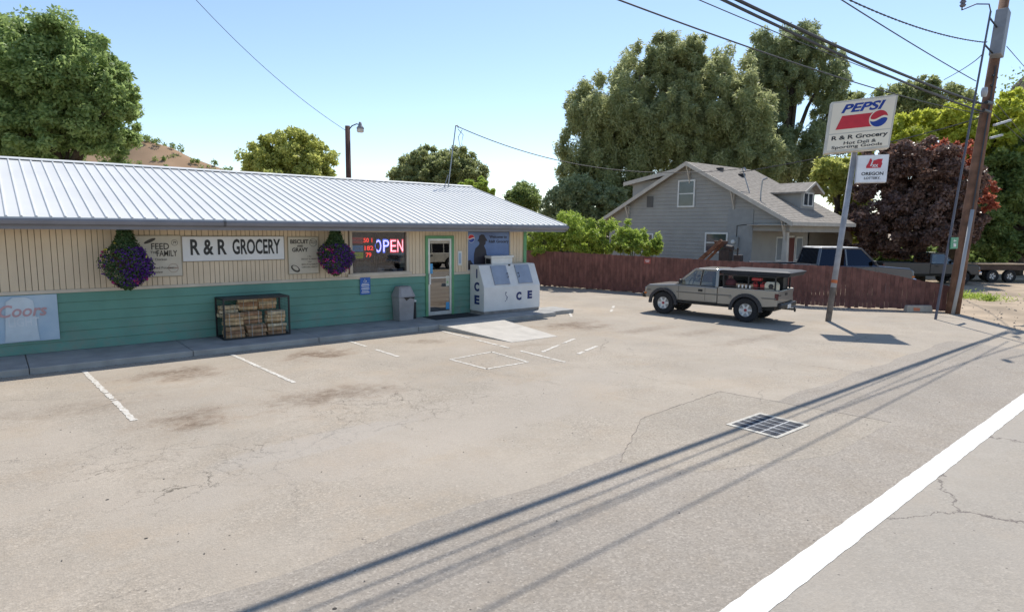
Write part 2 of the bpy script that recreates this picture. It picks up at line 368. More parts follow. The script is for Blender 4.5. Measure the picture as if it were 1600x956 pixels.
# upper board siding
runs = {}; x = X0; rr = random.Random(5)
while x < X1-.03:
    w_ = .105 if rr.random() < .75 else .15; xe = min(x+w_, X1)
    c = (x+xe)/2; key = sum(c > q for q in (WX0, DX0, DX1, PX0))
    def seg(z0, z1): runs.setdefault(key, MB()).box((x+.006, D-.018+rr.uniform(-.0015, .0015), z0), (xe-.006, D+.03, z1))
    if WX0-.06 < c < WX1+.06 or PX0-.03 < c < PX1+.06: pass
    elif DX0 < c < DX1: seg(DZ1, 2.95)
    else: seg(1.43, 2.95)
    x = xe
for q in runs.values(): q.build('upper_siding', M_cream, store)
mb = MB()
for a, c in ((X0, WX0-.08), (WX1+.08, DX0), (DX1, PX0-.08), (PX1+.08, X1)): mb.box((a, D+.004, 1.36), (c, D+.09, 2.92))
mb.box((WX0-.08, D+.004, 2.70), (WX1+.08, D+.09, 2.92)); mb.box((PX0-.08, D+.004, 2.70), (PX1+.08, D+.09, 2.92)); mb.box((DX0, D+.004, DZ1), (DX1, D+.09, 2.92))
mb.build('wall_core', mat('groove cream', (.25, .20, .145), .9), store)
mb = MB(); mb.box((X0, D-.05, 1.362), (DX0-.002, D-.002, 1.43)); mb.box((DX1+.002, D-.05, 1.362), (X1-.06, D-.002, 1.43))
mb.build('belt_trim', M_trimc, store, bevel=.005)
# side, rear walls
YB = 25.2
mb = MB(); mb.box((X1-.1, D+.13, 0), (X1, YB, 3.0)); mb.box((X0, YB-.1, 0), (X1, YB, 3.0)); mb.box((X0, D+.13, 0), (X0+.1, YB, 3.0))
mb.prism([(D+.13, 3.0), (YB, 3.0), ((D+YB)/2, 4.25)], X1-.1, X1, lambda y, z, x: (x, y, z))
mb.build('side_wall', M_cream, store)
mb = MB(); mb.box((X1-.085, D-.055, .13), (X1+.035, D+.06, 2.9)); mb.build('corner_post', M_green, store, bevel=.006)
mb = MB(); mb.box((X0+.1, D+.13, .13), (X1-.1, YB-.1, .16)); mb.build('floor', mat('shop floor', (.2, .18, .15), .6), store)
# roof: two pitches, ribs and ridge cap
EY, EZ, RY, RZ, GX = 15.22, 2.93, 20.75, 4.44, 15.02
mb = MB(); th = .04
BY = 2*RY-EY
for (ya, yb) in ((EY, RY), (BY, RY)):
    mb.hexa([(X0-.6, ya, EZ-th), (GX, ya, EZ-th), (GX, yb, RZ-th), (X0-.6, yb, RZ-th), (X0-.6, ya, EZ), (GX, ya, EZ), (GX, yb, RZ), (X0-.6, yb, RZ)])
rv = Vector((0, RY-EY, RZ-EZ)).normalized(); nv = Vector((0, -rv.z, rv.y))
x = X0-.5
while x < GX:
    for sgn in (1, -1):
        a = Vector((x, EY if sgn > 0 else BY, EZ)); b_ = Vector((x, RY, RZ))
        nn_ = Vector((0, nv.y*sgn, nv.z))
        h = .026
        vs = [a+Vector((-.024, 0, 0)), a+Vector((.024, 0, 0)), b_+Vector((.024, 0, 0)), b_+Vector((-.024, 0, 0)),
              a+Vector((-.010, 0, 0))+nn_*h, a+Vector((.010, 0, 0))+nn_*h, b_+Vector((.010, 0, 0))+nn_*h, b_+Vector((-.010, 0, 0))+nn_*h]
        mb.hexa(vs)
    x += .2286
roof = mb.build('roof', M_roof, store)
mb = MB()
for sgn in (1, -1):
    mb.hexa([(X0-.6, RY-sgn*.17, RZ-.02), (GX+.01, RY-sgn*.17, RZ-.02), (GX+.01, RY, RZ+.028), (X0-.6, RY, RZ+.028), (X0-.6, RY-sgn*.17, RZ-.005), (GX+.01, RY-sgn*.17, RZ-.005), (GX+.01, RY, RZ+.05), (X0-.6, RY, RZ+.05)])
mb.build('ridge_cap', M_roof, roof)
mb = MB()   # rake trim on the right gable
for ya, yb in ((EY, RY), (BY, RY)): mb.hexa([(GX-.02, ya, EZ-.2), (GX+.015, ya, EZ-.2), (GX+.015, yb, RZ-.2), (GX-.02, yb, RZ-.2), (GX-.02, ya, EZ+.012), (GX+.015, ya, EZ+.012), (GX+.015, yb, RZ+.012), (GX-.02, yb, RZ+.012)])
mb.build('rake_trim', M_gut, store)
mb = MB(); mb.box((X0-.6, EY+.035, 2.695), (GX-.03, EY+.07, 2.885)); mb.build('fascia', M_gut, store)
mb = MB()
gp = [(-.085, 2.90), (-.095, 2.86), (-.075, 2.80), (-.03, 2.775), (.03, 2.775), (.03, 2.90)]
mb.prism([(EY+a, z) for a, z in gp], X0-.6, GX, lambda y, z, x: (x, y, z))
gut = mb.build('gutter', M_gut, store)
mb = MB(); mb.prism([(EY+a*1.12, z-.004 if z < 2.85 else z+.008) for a, z in gp], 4.10, 4.15, lambda y, z, x: (x, y, z)); mb.build('joint_band', mat('joint', (.09, .09, .1), .5), gut)
mb = MB(); mb.box((X0-.6, EY+.07, 2.70), (GX-.03, D-.02, 2.715)); mb.build('soffit', mat('soffit', (.42, .36, .28), .8), store)
# electric mast on the roof
mst = thing('service_mast', 'thin leaning service mast on the store roof ridge', 'mast', (11.0, 20.3, 4.35))
b0, t0 = P(700, 292, 1, 20.4), P(712, 197, 1, 20.4); b0.z = 4.3
mb = MB(); mb.tube([b0, t0], .022); mb.tube([t0, t0+Vector((.06, 0, .03)), t0+Vector((.13, 0, -.05))], .03); mb.build('pole', mat('galvanised', (.35, .36, .37), .45, metal=.7), mst)
mb = MB(); mb.tube([t0+Vector((.1, 0, -.1)), t0+Vector((.35, 0, -.3)), t0+Vector((.22, 0, -.85)), t0+Vector((.12, 0, -.4)), t0+Vector((.3, 0, -.12))], .012, 5); mb.build('drip_loop', mat('cable black', (.04, .04, .045), .6), mst)
mb = MB(); mb.bar(b0+Vector((-.35, -.25, -.02)), b0+Vector((.0, 0, .5)), .02); mb.build('brace', MATS['galvanised'], mst)
# --- shop window
wn = thing('window', None, None); wn.parent = store; wn.location = (0, 0, 0); 
def part_empty(o, parent):
    o.location = (0, 0, 0); o.parent = parent; o.matrix_parent_inverse = Matrix.Translation(-parent.location); return o
bpy.data.objects.remove(wn)
def frame(x0, x1, z0, z1, w, y0, y1):
    mb = MB(); mb.box((x0, y0, z0), (x0+w, y1, z1)); mb.box((x1-w, y0, z0), (x1, y1, z1)); mb.box((x0+w, y0, z0), (x1-w, y1, z0+w)); mb.box((x0+w, y0, z1-w), (x1-w, y1, z1)); return mb
wf = frame(WX0-.08, WX1+.08, WZ0-.08, 2.74, .08, D-.045, D+.1).build('window', M_trimc, store, bevel=.004)
mb = MB(); mb.box((WX0-.16, D-.085, WZ0-.10), (WX1+.14, D-.047, WZ0-.02)); mb.build('sill', M_trimc, wf, bevel=.004)
M_glass = glassmat('shop glass', (.62, .65, .68), .05, .02, (.7, .7, .75))
mb = MB(); mb.box((WX0, D+.02, WZ0), (WX1, D+.026, 2.66)); mb.build('pane', M_glass, wf)
mb = MB(); mb.box((8.40, D+.03, WZ0), (8.43, D+.06, 2.66)); mb.build('mullion', mat('dark frame', (.05, .045, .05), .4), wf)
pf = frame(PX0-.05, PX1+.05, PZ0-.1, 2.74, .05, D-.045, D+.1).build('window', M_trimc, store, bevel=.004)
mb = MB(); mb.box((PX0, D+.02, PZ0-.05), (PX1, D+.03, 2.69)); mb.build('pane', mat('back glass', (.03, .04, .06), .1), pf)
# interior
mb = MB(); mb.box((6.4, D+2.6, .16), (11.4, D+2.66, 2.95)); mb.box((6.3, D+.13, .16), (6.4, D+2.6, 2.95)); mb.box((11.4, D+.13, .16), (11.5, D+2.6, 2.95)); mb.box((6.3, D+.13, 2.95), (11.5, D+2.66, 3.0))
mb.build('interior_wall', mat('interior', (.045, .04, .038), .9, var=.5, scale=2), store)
def stuffrow(name, label, cat, x0, x1, z, y, cols, h=.18):
    t = thing(name, label, cat, ((x0+x1)/2, y, z))
    mb = MB(); mb.box((x0, y, z-.03), (x1, y+.35, z)); 
    mb.box((x0, y+.33, .16), (x1, y+.36, z+.5)); mb.build('shelf_board', mat('shelf', (.12, .11, .10), .6), t)
    x = x0+.03; i = 0; rr = random.Random(int(z*50))
    while x < x1-.1:
        w_ = rr.uniform(.06, .13); mb = MB(); mb.box((x, y+.03, z+.001), (x+w_, y+.22, z+h*rr.uniform(.6, 1.1)))
        mb.build('package', mat('package%d' % (i % len(cols)), cols[i % len(cols)], .5), t, bevel=.006); x += w_+.015; i += 1
stuffrow('display_shelf', 'dark shelf of packages seen behind the shop window', 'shelf', 8.0, 9.6, 1.75, D+.9, [(.25, .04, .04), (.05, .08, .2), (.3, .28, .2), (.04, .12, .05), (.2, .1, .03)])
# things on the window ledge
mb = MB(); mb.box((WX0-.05, D+.07, 1.44), (WX1+.05, D+.45, 1.505)); mb.build('ledge', M_trimc, store)
def simple(name, label, cat, mb, m, bevel=0, group=None, smooth=False): return tag(mb.build(name, m, bevel=bevel, smooth=smooth), label, cat, group)
M_wht = mat('white plastic', (.72, .72, .70), .4)
mb = MB(); mb.lathe([(0, 0), (.10, 0), (.13, .03), (.13, .10), (.09, .14), (0, .14)], Matrix.Translation((8.62, D+.2, 1.506)) @ Matrix.Diagonal((1, .6, 1, 1))); simple('bowl', 'rounded white tub on the ledge in the shop window', 'tub', mb, M_wht, smooth=True)
mb = MB(); mb.box((8.98, D+.1, 1.506), (9.12, D+.25, 1.61)); simple('box', 'small white box on the window ledge below the neon letter N', 'box', mb, M_wht, .006)
mb = MB(); mb.box((9.16, D+.1, 1.506), (9.31, D+.25, 1.60)); simple('box', 'pale blue box at the right end of the window ledge', 'box', mb, mat('pale blue', (.35, .45, .6), .5), .006)
mb = MB(); mb.box((9.17, D+.035, 1.63), (9.34, D+.045, 1.93)); simple('notice', 'cream paper notice taped inside window under the neon sign', 'notice', mb, mat('paper', (.6, .58, .48), .8))
mb = MB(); mb.box((7.82, D+.12, 1.506), (8.28, D+.4, 1.84)); simple('crate', 'grey green storage crate in left corner of shop window', 'crate', mb, mat('crate grey', (.20, .24, .20), .7, var=.5, scale=14), .01)
# jackpot board
jb = thing('jackpot_board', 'lottery jackpot board with glowing red numbers in shop window', 'sign', (8.0, D+.06, 2.2))
mb = MB(); mb.box((7.70, D+.04, 1.90), (8.36, D+.075, 2.58)); mb.build('board', mat('black board', (.03, .025, .03), .5), jb)
M_led = mat('red led', (.8, .05, .04), .5, emit=(1, .05, .03, 2.2))
for (z, colr, num, w_) in ((2.34, (.45, .05, .06), '50 1', .34), (2.12, (.06, .25, .5), '182', .36), (1.93, (.35, .45, .06), '79', .3)):
    mb = MB(); mb.box((7.70, D+.034, z), (8.02, D+.039, z+.17)); mb.build('panel', mat('jack'+num, colr, .5, emit=(*colr, .35)), jb)
    text(num, .17, 'numbers', M_led, jb, (8.18, D+.034, z+.085), width=.27 if num != '79' else .17, offset=.004)
    text({'50 1': 'MEGABUCKS', '182': 'POWER', '79': 'MEGA'}[num], .055, 'lettering', mat('sign white', (.8, .8, .78), .5), jb, (7.86, D+.031, z+.085), offset=.001)
# neon OPEN
ne = thing('open_sign', 'glowing blue and red OPEN sign in the shop window', 'sign', (8.85, D+.05, 2.2))
M_nb = mat('neon blue', (.1, .2, 1), .5, emit=(.12, .2, 1, 3.0)); M_nr = mat('neon red', (1, .1, .15), .5, emit=(1, .12, .16, 2.4)); M_nw = mat('neon white', (1, .8, .85), .5, emit=(1, .75, .85, 3.0))
mb = MB(); mb.box((8.36, D+.06, 1.99), (9.33, D+.08, 2.50)); mb.build('backing', mat('black board', (.03, .025, .03)), ne)
for i, ch in enumerate('OPEN'):
    x = 8.49+i*.235
    text(ch, .52, 'letter', M_nb if i < 2 else M_nr, ne, (x, D+.045, 2.245), offset=.014, width=.2)
    text(ch, .50, 'inner_tube', M_nw, ne, (x, D+.036, 2.245), offset=-.012, width=.17)
# door
dr = thing('door_assembly', None, None); bpy.data.objects.remove(dr)
dcase = MB(); dcase.box((DX0, D-.06, .13), (DX0+.085, D+.1, DZ1)); dcase.box((DX1-.085, D-.06, .13), (DX1, D+.1, DZ1)); dcase.box((DX0+.085, D-.06, DZ1-.085), (DX1-.085, D+.1, DZ1))
door = dcase.build('door', M_green, store, bevel=.004)
M_alu = mat('aluminium', (.62, .62, .60), .35, metal=.35)
ax0, ax1, az1 = DX0+.087, DX1-.087, DZ1-.087
mb = frame(ax0, ax1, .15, az1, .07, D-.045, D+.0); mb.box((ax0+.07, D-.045, .22), (ax1-.07, D, .26)); mb.build('door_frame', M_alu, door, bevel=.004)
M_dglass = glassmat('door glass', (.22, .24, .25), .34, .005, (.62, .6, .58))
mb = MB(); mb.box((ax0+.07, D-.026, .26), (ax1-.07, D-.020, az1-.07)); mb.build('pane', M_dglass, door)
mb = MB(); mb.box((ax0+.07, D-.035, 1.27), (ax1-.07, D-.027, 1.305)); mb.build('push_bar', M_alu, door)
mb = MB(); mb.box((ax0+.01, D-.10, 1.10), (ax0+.065, D-.047, 1.42)); mb.build('handle', M_wht, door, bevel=.008)
mb = MB(); mb.box((ax1-.2, D-.031, .30), (ax1-.075, D-.028, .52)); mb.build('sticker', mat('blue sticker', (.08, .35, .65), .5), door)
mb = MB(); mb.box((ax1-.2, D-.031, 1.02), (ax1-.08, D-.028, 1.33)); mb.build('sticker', mat('paper', (.6, .58, .48)), door)
text('*', .2, 'sticker', mat('green print', (.1, .4, .06), .5), door, (ax1-.14, D-.033, 1.10))
mb = MB(); mb.box((ax0+.08, D-.031, 1.42), (ax0+.17, D-.028, 1.72)); mb.build('sticker', mat('blue sticker', (.1, .3, .6)), door)
mb = MB(); mb.box((11.17, D-.05, 1.64), (11.32, D-.02, 2.09)); simple('door_notice_box', 'narrow white upright box with pale blue face between door and poster', 'box', mb, M_wht, .02)
mb = MB(); mb.box((11.205, D-.054, 1.70), (11.285, D-.0505, 2.03)); o = mb.build('face', mat('pale blue', (.35, .45, .6)), None); o.parent = bpy.data.objects['door_notice_box']
mb = MB(); mb.box((9.85, 15.3, .131), (11.5, D-.1, .143)); simple('door_mat', 'black rubber mat in front of shop door', 'mat', mb, mat('rubber', (.03, .03, .032), .9, bump=.4), .004)

# ============================================================ SIGNS ON THE WALL
YS = D-.05
M_blk = mat('black letters', (.02, .02, .022), .5)
M_sgn = mat('white signboard', (.74, .74, .74), .5, var=.05)
M_parch = mat('parchment sign', (.60, .55, .45), .6, var=.12, scale=2)
M_ink = mat('brown ink', (.06, .05, .04), .6)
def board(name, label, cat, x0, x1, z0, z1, m, rim=None, y=YS, th=.03):
    t = thing(name, label, cat, ((x0+x1)/2, y, z0)); mb = MB(); mb.box((x0, y, z0), (x1, y+th, z1)); mb.build('panel', m, t, bevel=.002)
    if rim: frame(x0-.015, x1+.015, z0-.015, z1+.015, .015, y-.008, y+th).build('rim', rim, t)
    return t
t = board('store_sign', 'long white sign board with bold black R & R GROCERY letters', 'sign', 3.43, 5.78, 1.965, 2.535, M_sgn, mat('sign rim', (.25, .22, .18), .6))
text('R & R', .50, 'lettering', M_blk, t, (3.98, YS-.003, 2.27), width=.80, offset=.013)
text('GROCERY', .50, 'lettering', M_blk, t, (5.10, YS-.003, 2.27), width=1.16, offset=.013)
t = board('menu_sign', 'parchment FEED THE FAMILY menu sign beside left flower basket', 'sign', 2.47, 3.40, 1.64, 2.55, M_parch, mat('thin rim', (.35, .3, .22), .6))
text('FEED', .2, 'lettering', M_ink, t, (2.97, YS-.003, 2.31), width=.36, offset=.003)
text('THE', .08, 'lettering', M_ink, t, (2.84, YS-.003, 2.18), offset=.001)
text('FAMILY', .19, 'lettering', M_ink, t, (3.10, YS-.003, 2.15), width=.42, offset=.003)
mb = MB(); mb.prism(disc(0, 0, 1), YS-.004, YS-.001, lambda x, z, y: (2.77+x*.13*math.cos(.45)-z*.035*math.sin(.45), y, 2.44+x*.13*math.sin(.45)+z*.035*math.cos(.45))); mb.build('emblem', M_ink, t)
def ring(cx, cz, r, w, m, t, y=YS-.003):
    mb = MB(); mb.tube([(cx+r*math.cos(a), y, cz+r*math.sin(a)) for a in [i*2*math.pi/28 for i in range(29)]], w, 4, False); return mb.build('ring', m, t)
ring(3.27, 2.40, .065, .004, M_ink, t); text('79', .08, 'lettering', M_ink, t, (3.27, YS-.003, 2.40))
for i, s_ in enumerate(('8pc Chicken', 'Rolls', 'Mashed Potatoes', 'Coleslaw')): text(s_, .075, 'lettering', M_ink, t, (2.72, YS-.003, 2.02-i*.095), align='LEFT')
ring(3.22, 1.82, .10, .003, mat('red brown ink', (.3, .12, .08), .6), t); text('MEAL DEAL', .04, 'lettering', MATS['red brown ink'], t, (3.22, YS-.003, 1.82))
t = board('menu_sign', 'parchment BISCUIT AND GRAVY menu sign between store name and right basket', 'sign', 5.89, 6.68, 1.58, 2.52, M_parch, MATS['thin rim'])
text('BISCUIT', .14, 'lettering', M_ink, t, (6.18, YS-.003, 2.40), width=.48, offset=.005)
text('AND', .07, 'lettering', M_ink, t, (6.20, YS-.003, 2.29), offset=.003)
text('GRAVY', .14, 'lettering', M_ink, t, (6.19, YS-.003, 2.19), width=.42, offset=.005)
ring(6.55, 2.38, .10, .005, M_ink, t); text('BISCUIT\nGRAVY', .05, 'lettering', M_ink, t, (6.55, YS-.003, 2.39), rot=(R(90), R(12), 0))
for i, s_ in enumerate(('1 for', 'BISCUIT & GRAVY', '2 for', 'BISCUIT & GRAVY', 'CHICKEN GRAVY')): text(s_, .055, 'lettering', M_ink, t, (6.44, YS-.003, 2.02-i*.07))
mb = MB(); mb.prism(disc(0, 0, 1), YS-.004, YS-.001, lambda x, z, y: (6.06+x*.13*math.cos(-.6)-z*.075*math.sin(-.6), y, 1.71+x*.13*math.sin(-.6)+z*.075*math.cos(-.6))); mb.build('emblem', M_ink, t)
mb = MB(); mb.prism(disc(0, 0, 1), YS-.008, YS-.0045, lambda x, z, y: (6.06+x*.09*math.cos(-.6)-z*.045*math.sin(-.6), y, 1.725+x*.09*math.sin(-.6)+z*.045*math.cos(-.6))); mb.build('emblem', M_parch, t)
# blue banner at the far left
t = thing('beer_banner', 'faded pale blue beer banner on teal siding at left edge', 'banner', (.3, D-.06, .4))
rr = random.Random(2); mb = MB(); n = 24
vs = []
for j in range(9):
    for i in range(n+1):
        x = -1.55+2.55*i/n; z = .40+(.95)*j/8; vs.append((x, D-.062-.008*math.sin(i*.9+j*.3)-.006*math.sin(j*1.3), z-(.02 if i < n else 0)*0))
mb.add(vs, [(j*(n+1)+i, j*(n+1)+i+1, (j+1)*(n+1)+i+1, (j+1)*(n+1)+i) for j in range(8) for i in range(n)])
o = mb.build('cloth', mat('banner blue', (.50, .60, .68), .6, var=.0, scale=1.4, dirt=(.34, .47, .60)), t, smooth=True)
text('Coors', .34, 'lettering', mat('faded red', (.55, .33, .34), .6), t, (.40, D-.085, 1.03), width=.78, shear=.25, offset=.006)
text('LIGHT', .24, 'lettering', mat('silver print', (.66, .70, .74), .5), t, (.42, D-.085, .80), width=.5, offset=.005)
mb = MB(); mb.add([(.10, D-.083, .42), (.66, D-.083, .42), (.60, D-.083, 1.24), (.48, D-.083, 1.32), (.28, D-.083, 1.32), (.16, D-.083, 1.24)], [(0, 1, 2, 3, 4, 5)]); mb.build('can_print', mat('can print', (.58, .65, .70), .5), t)
# accessible notice
t = board('parking_notice', 'small blue and white accessible notice above teal siding left of bin', 'notice', 7.86, 8.17, .92, 1.40, mat('blue sign', (.03, .13, .45), .5), None, D-.06, .008)
for i, (w_, h) in enumerate(((.2, .03), (.24, .05), (.22, .03), (.24, .05), (.2, .03), (.24, .04))):
    mb = MB(); mb.box((8.015-w_/2, D-.063, 1.22-i*.05), (8.015+w_/2, D-.0605, 1.22-i*.05+h*.5)); mb.build('print', mat('sign white', (.8, .8, .78)), t)
mb = MB(); mb.tube([(8.0, D-.063, 1.36), (8.0, D-.063, 1.31), (8.045, D-.063, 1.31), (8.05, D-.063, 1.275)], .009, 5); mb.tube([(8.0+.035*math.cos(a), D-.063, 1.295+.03*math.sin(a)) for a in [2.2+i*.5 for i in range(10)]], .006, 5); mb.build('symbol', MATS['sign white'], t)
# welcome poster
t = board('window_poster', 'blue welcome poster with dark hatted figure above ice chest', 'poster', PX0+.005, PX1-.005, PZ0-.05, 2.67, mat('poster blue', (.17, .27, .52), .45, var=.0, scale=1.2, dirt=(.10, .16, .34)), None, D-.02, .035)
M_sil = mat('silhouette', (.025, .022, .035), .5)
sil = [(11.84, 1.50), (11.80, 1.75), (11.81, 2.0), (11.86, 2.16), (11.97, 2.24), (12.02, 2.30), (12.0, 2.38), (11.93, 2.40), (11.99, 2.45), (12.02, 2.56), (12.10, 2.60), (12.2, 2.59), (12.26, 2.50), (12.31, 2.44), (12.34, 2.38), (12.27, 2.40), (12.26, 2.30), (12.2, 2.24), (12.27, 2.12), (12.31, 1.95), (12.42, 1.90), (12.52, 1.82), (12.50, 1.78), (12.34, 1.84), (12.36, 1.7), (12.42, 1.50)]
mb = MB(); mb.prism(sil, D-.027, D-.022); mb.build('figure_print', M_sil, t)
mb = MB(); mb.prism([(11.56, 1.5), (11.56, 1.78), (11.66, 1.8), (11.8, 1.62), (11.84, 1.5)], D-.026, D-.0225); mb.build('figure_print', M_sil, t)
text('Welcome to', .13, 'lettering', M_sil, t, (12.78, D-.024, 2.52), width=.72, offset=.002); text('R&R Grocery', .13, 'lettering', M_sil, t, (12.80, D-.024, 2.37), width=.82, offset=.002)
def globe_logo(cx, cz, r, y, t, fn=None):
    """round badge: red top, white wave, blue bottom"""
    fn = fn or (lambda x, z, yy: (x, yy, z))
    mb = MB(); mb.prism(disc(cx, cz, r), y-.002, y, fn); mb.build('logo_white', mat('logo white', (.8, .8, .8), .5), t)
    def cap(sgn, m):
        a0 = R(8); pts = [(cx+r*.93*math.cos(a), cz+sgn*r*.93*math.sin(a)) for a in [a0+i*(math.pi-2*a0)/16 for i in range(17)]]
        xs = np.linspace(-.92, .92, 12)
        wave = [(cx+r*x, cz+r*(.12*sgn+.16*math.sin(x*2.6))) for x in xs]
        mb = MB(); mb.prism(pts+wave, y-.005, y-.0025, fn); mb.build('logo_cap', m, t)
    cap(1, mat('logo red', (.65, .03, .05), .5)); cap(-1, mat('logo blue', (.02, .06, .35), .5))
globe_logo(11.70, 2.47, .13, D-.0225, t)

# ============================================================ THINGS ON THE PAVEMENT
# firewood cage
cg = thing('firewood_cage', 'black wire mesh cage holding firewood on the pavement', 'cage', (4.85, 15.75, .13))
cx0, cx1, cy0, cy1, cz0, cz1 = 4.08, 5.60, 15.40, 16.06, .135, 1.10
M_bm = mat('black metal', (.018, .018, .02), .5)
mb = MB()
for x in (cx0, cx1):
    for y in (cy0, cy1): mb.box((x-.018, y-.018, cz0), (x+.018, y+.018, cz1))
for z in (cz0+.018, cz1-.018):
    for y in (cy0, cy1): mb.box((cx0+.018, y-.017, z-.017), (cx1-.018, y+.017, z+.017))
    for x in (cx0, cx1): mb.box((x-.017, cy0+.018, z-.017), (x+.017, cy1-.018, z+.017))
mb.build('frame', M_bm, cg)
mb = MB(); st = .075; r_ = .0016
k = int((cx1-cx0)/st)
for i in range(1, k+1):
    x = cx0+i*st
    for y in (cy0, cy1): mb.tube([(x, y, cz0), (x, y, cz1)], r_, 4, False)
    mb.tube([(x, cy0, cz1-.01), (x, cy1, cz1-.01)], r_, 4, False)
for i in range(1, int((cz1-cz0)/st)+1):
    z = cz0+i*st
    for y in (cy0, cy1): mb.tube([(cx0, y, z), (cx1, y, z)], r_, 4, False)
    for x in (cx0, cx1): mb.tube([(x, cy0, z), (x, cy1, z)], r_, 4, False)
for i in range(1, int((cy1-cy0)/st)+1):
    y = cy0+i*st
    for x in (cx0, cx1): mb.tube([(x, y, cz0), (x, y, cz1)], r_, 4, False)
    mb.tube([(cx0, y, cz1-.01), (cx1, y, cz1-.01)], r_, 4, False)
mb.build('mesh', M_bm, cg)
mb = MB(); mb.box((cx0+.03, cy0+.05, cz1-.008), (cx1-.03, cy1-.03, cz1-.002)); mb.build('lid', mat('lid dark', (.03, .035, .045), .5), cg)
woods = [mat('split wood %d' % i, c, .85, var=.4, scale=9, bump=.5, bscale=30) for i, c in enumerate(((.66, .46, .25), (.55, .34, .18), (.74, .59, .38), (.44, .25, .14)))]
def firewood(x, y, z, label, seed, rz=0):
    rr = random.Random(seed); t = thing('firewood_bundle', label, 'firewood', (x, y, z), rz, 'firewood bundles in the cage'); t.scale = (1.15, 1.1, 1.1)
    for j in range(3):
        for i in range(3):
            mb = MB(); ax = rr.uniform(-.012, .012); l = .185+rr.uniform(-.01, .01); s_ = .045
            yy, zz = (i-1)*.088, .047+j*.086
            n = rr.choice((4, 5, 5)); a0 = rr.uniform(0, 6)
            poly = [(yy+s_*rr.uniform(.85, 1.15)*math.cos(a0+2*math.pi*q/n), max(.001, zz+s_*rr.uniform(.85, 1.12)*math.sin(a0+2*math.pi*q/n))) for q in range(n)]
            mb.prism(poly, -l+ax, l+ax, lambda yv, zv, xv: (xv, yv, zv)); mb.build('log', woods[rr.randrange(4)], t, world=False)
    mb = MB()
    for sx_ in (-.1, .1): mb.box((sx_-.006, -.145, .0), (sx_+.006, -.141, .275)); mb.box((sx_-.006, -.145, .275), (sx_+.006, .145, .279))
    mb.build('strap', mat('plastic strap', (.5, .47, .4), .3), t, world=False)
    return t
q = .135
for i, (x, y, z, lb) in enumerate([
    (4.33, 15.58, q, 'front left firewood bundle on the cage floor'), (4.33, 15.60, q+.312, 'firewood bundle stacked second in the front left pile'),
    (4.84, 15.60, q, 'front middle firewood bundle on the cage floor'), (4.80, 15.74, q+.312, 'middle firewood bundle resting above the front middle one'),
    (5.32, 15.60, q, 'front right firewood bundle on the cage floor'), (5.32, 15.62, q+.312, 'firewood bundle stacked second in the front right pile'),
    (4.30, 15.88, q+.48, 'rear left firewood bundle leaning above the front left pile'), (4.74, 15.86, q+.624, 'topmost middle firewood bundle near the cage lid'),
    (5.18, 15.84, q+.624, 'topmost right firewood bundle near the cage lid')]): firewood(x, y, z, lb, 40+i, rz=random.uniform(-.06, .06))
firewood(4.75, 15.90, q, 'lowest firewood bundle against the rear of the cage', 60)
# litter bin
bn = thing('trash_bin', 'grey litter bin with swing lid against teal wall', 'bin', (9.1, 15.9, .13), R(2))
M_bin = mat('bin grey', (.30, .285, .285), .6, var=.15, bump=.1)
def frust(mb, x0, x1, y0, y1, z0, z1, ix, iy): mb.hexa([(x0+ix, y0+iy, z0), (x1-ix, y0+iy, z0), (x1-ix, y1-iy, z0), (x0+ix, y1-iy, z0), (x0, y0, z1), (x1, y0, z1), (x1, y1, z1), (x0, y1, z1)]); return mb
frust(MB(), -.26, .26, -.22, .2, 0, .68, .03, .03).build('body', M_bin, bn, bevel=.02, world=False)
mb = MB(); mb.hexa([(-.285, -.245, .68), (.285, -.245, .68), (.285, .21, .68), (-.285, .21, .68), (-.19, -.12, .99), (.19, -.12, .99), (.19, .12, .99), (-.19, .12, .99)]); hood = mb.build('hood', M_bin, bn, bevel=.02, world=False)
mb = MB(); mb.hexa([(-.18, -.235, .715), (.18, -.235, .715), (.18, -.20, .715), (-.18, -.20, .715), (-.16, -.147, .945), (.16, -.147, .945), (.16, -.11, .945), (-.16, -.11, .945)]); mb.build('flap', mat('flap grey', (.36, .345, .345), .5), hood, bevel=.008, world=False)
mb = MB(); mb.add([(-.12, -.238, .675), (.25, -.238, .675), (.22, -.226, .62), (.10, -.224, .66), (-.02, -.222, .58), (-.08, -.226, .65)], [(0, 1, 2, 3, 4, 5)]); mb.build('bag_edge', mat('black bag', (.02, .02, .02), .3), bn, world=False)
ar = thing('ash_receptacle', 'slim black ash receptacle with pale top beside bin', 'ashtray', (9.52, 15.98, .13))
mb = MB(); mb.lathe([(.001, 0), (.065, 0), (.06, .02), (.055, .5), (.001, .5)], Matrix(), 16); mb.build('post', M_bm, ar, smooth=False, world=False)
mb = MB(); mb.lathe([(.001, .5), (.062, .5), (.064, .55), (.05, .56), (.001, .555)], Matrix(), 16); mb.build('top', M_wht, ar, world=False)
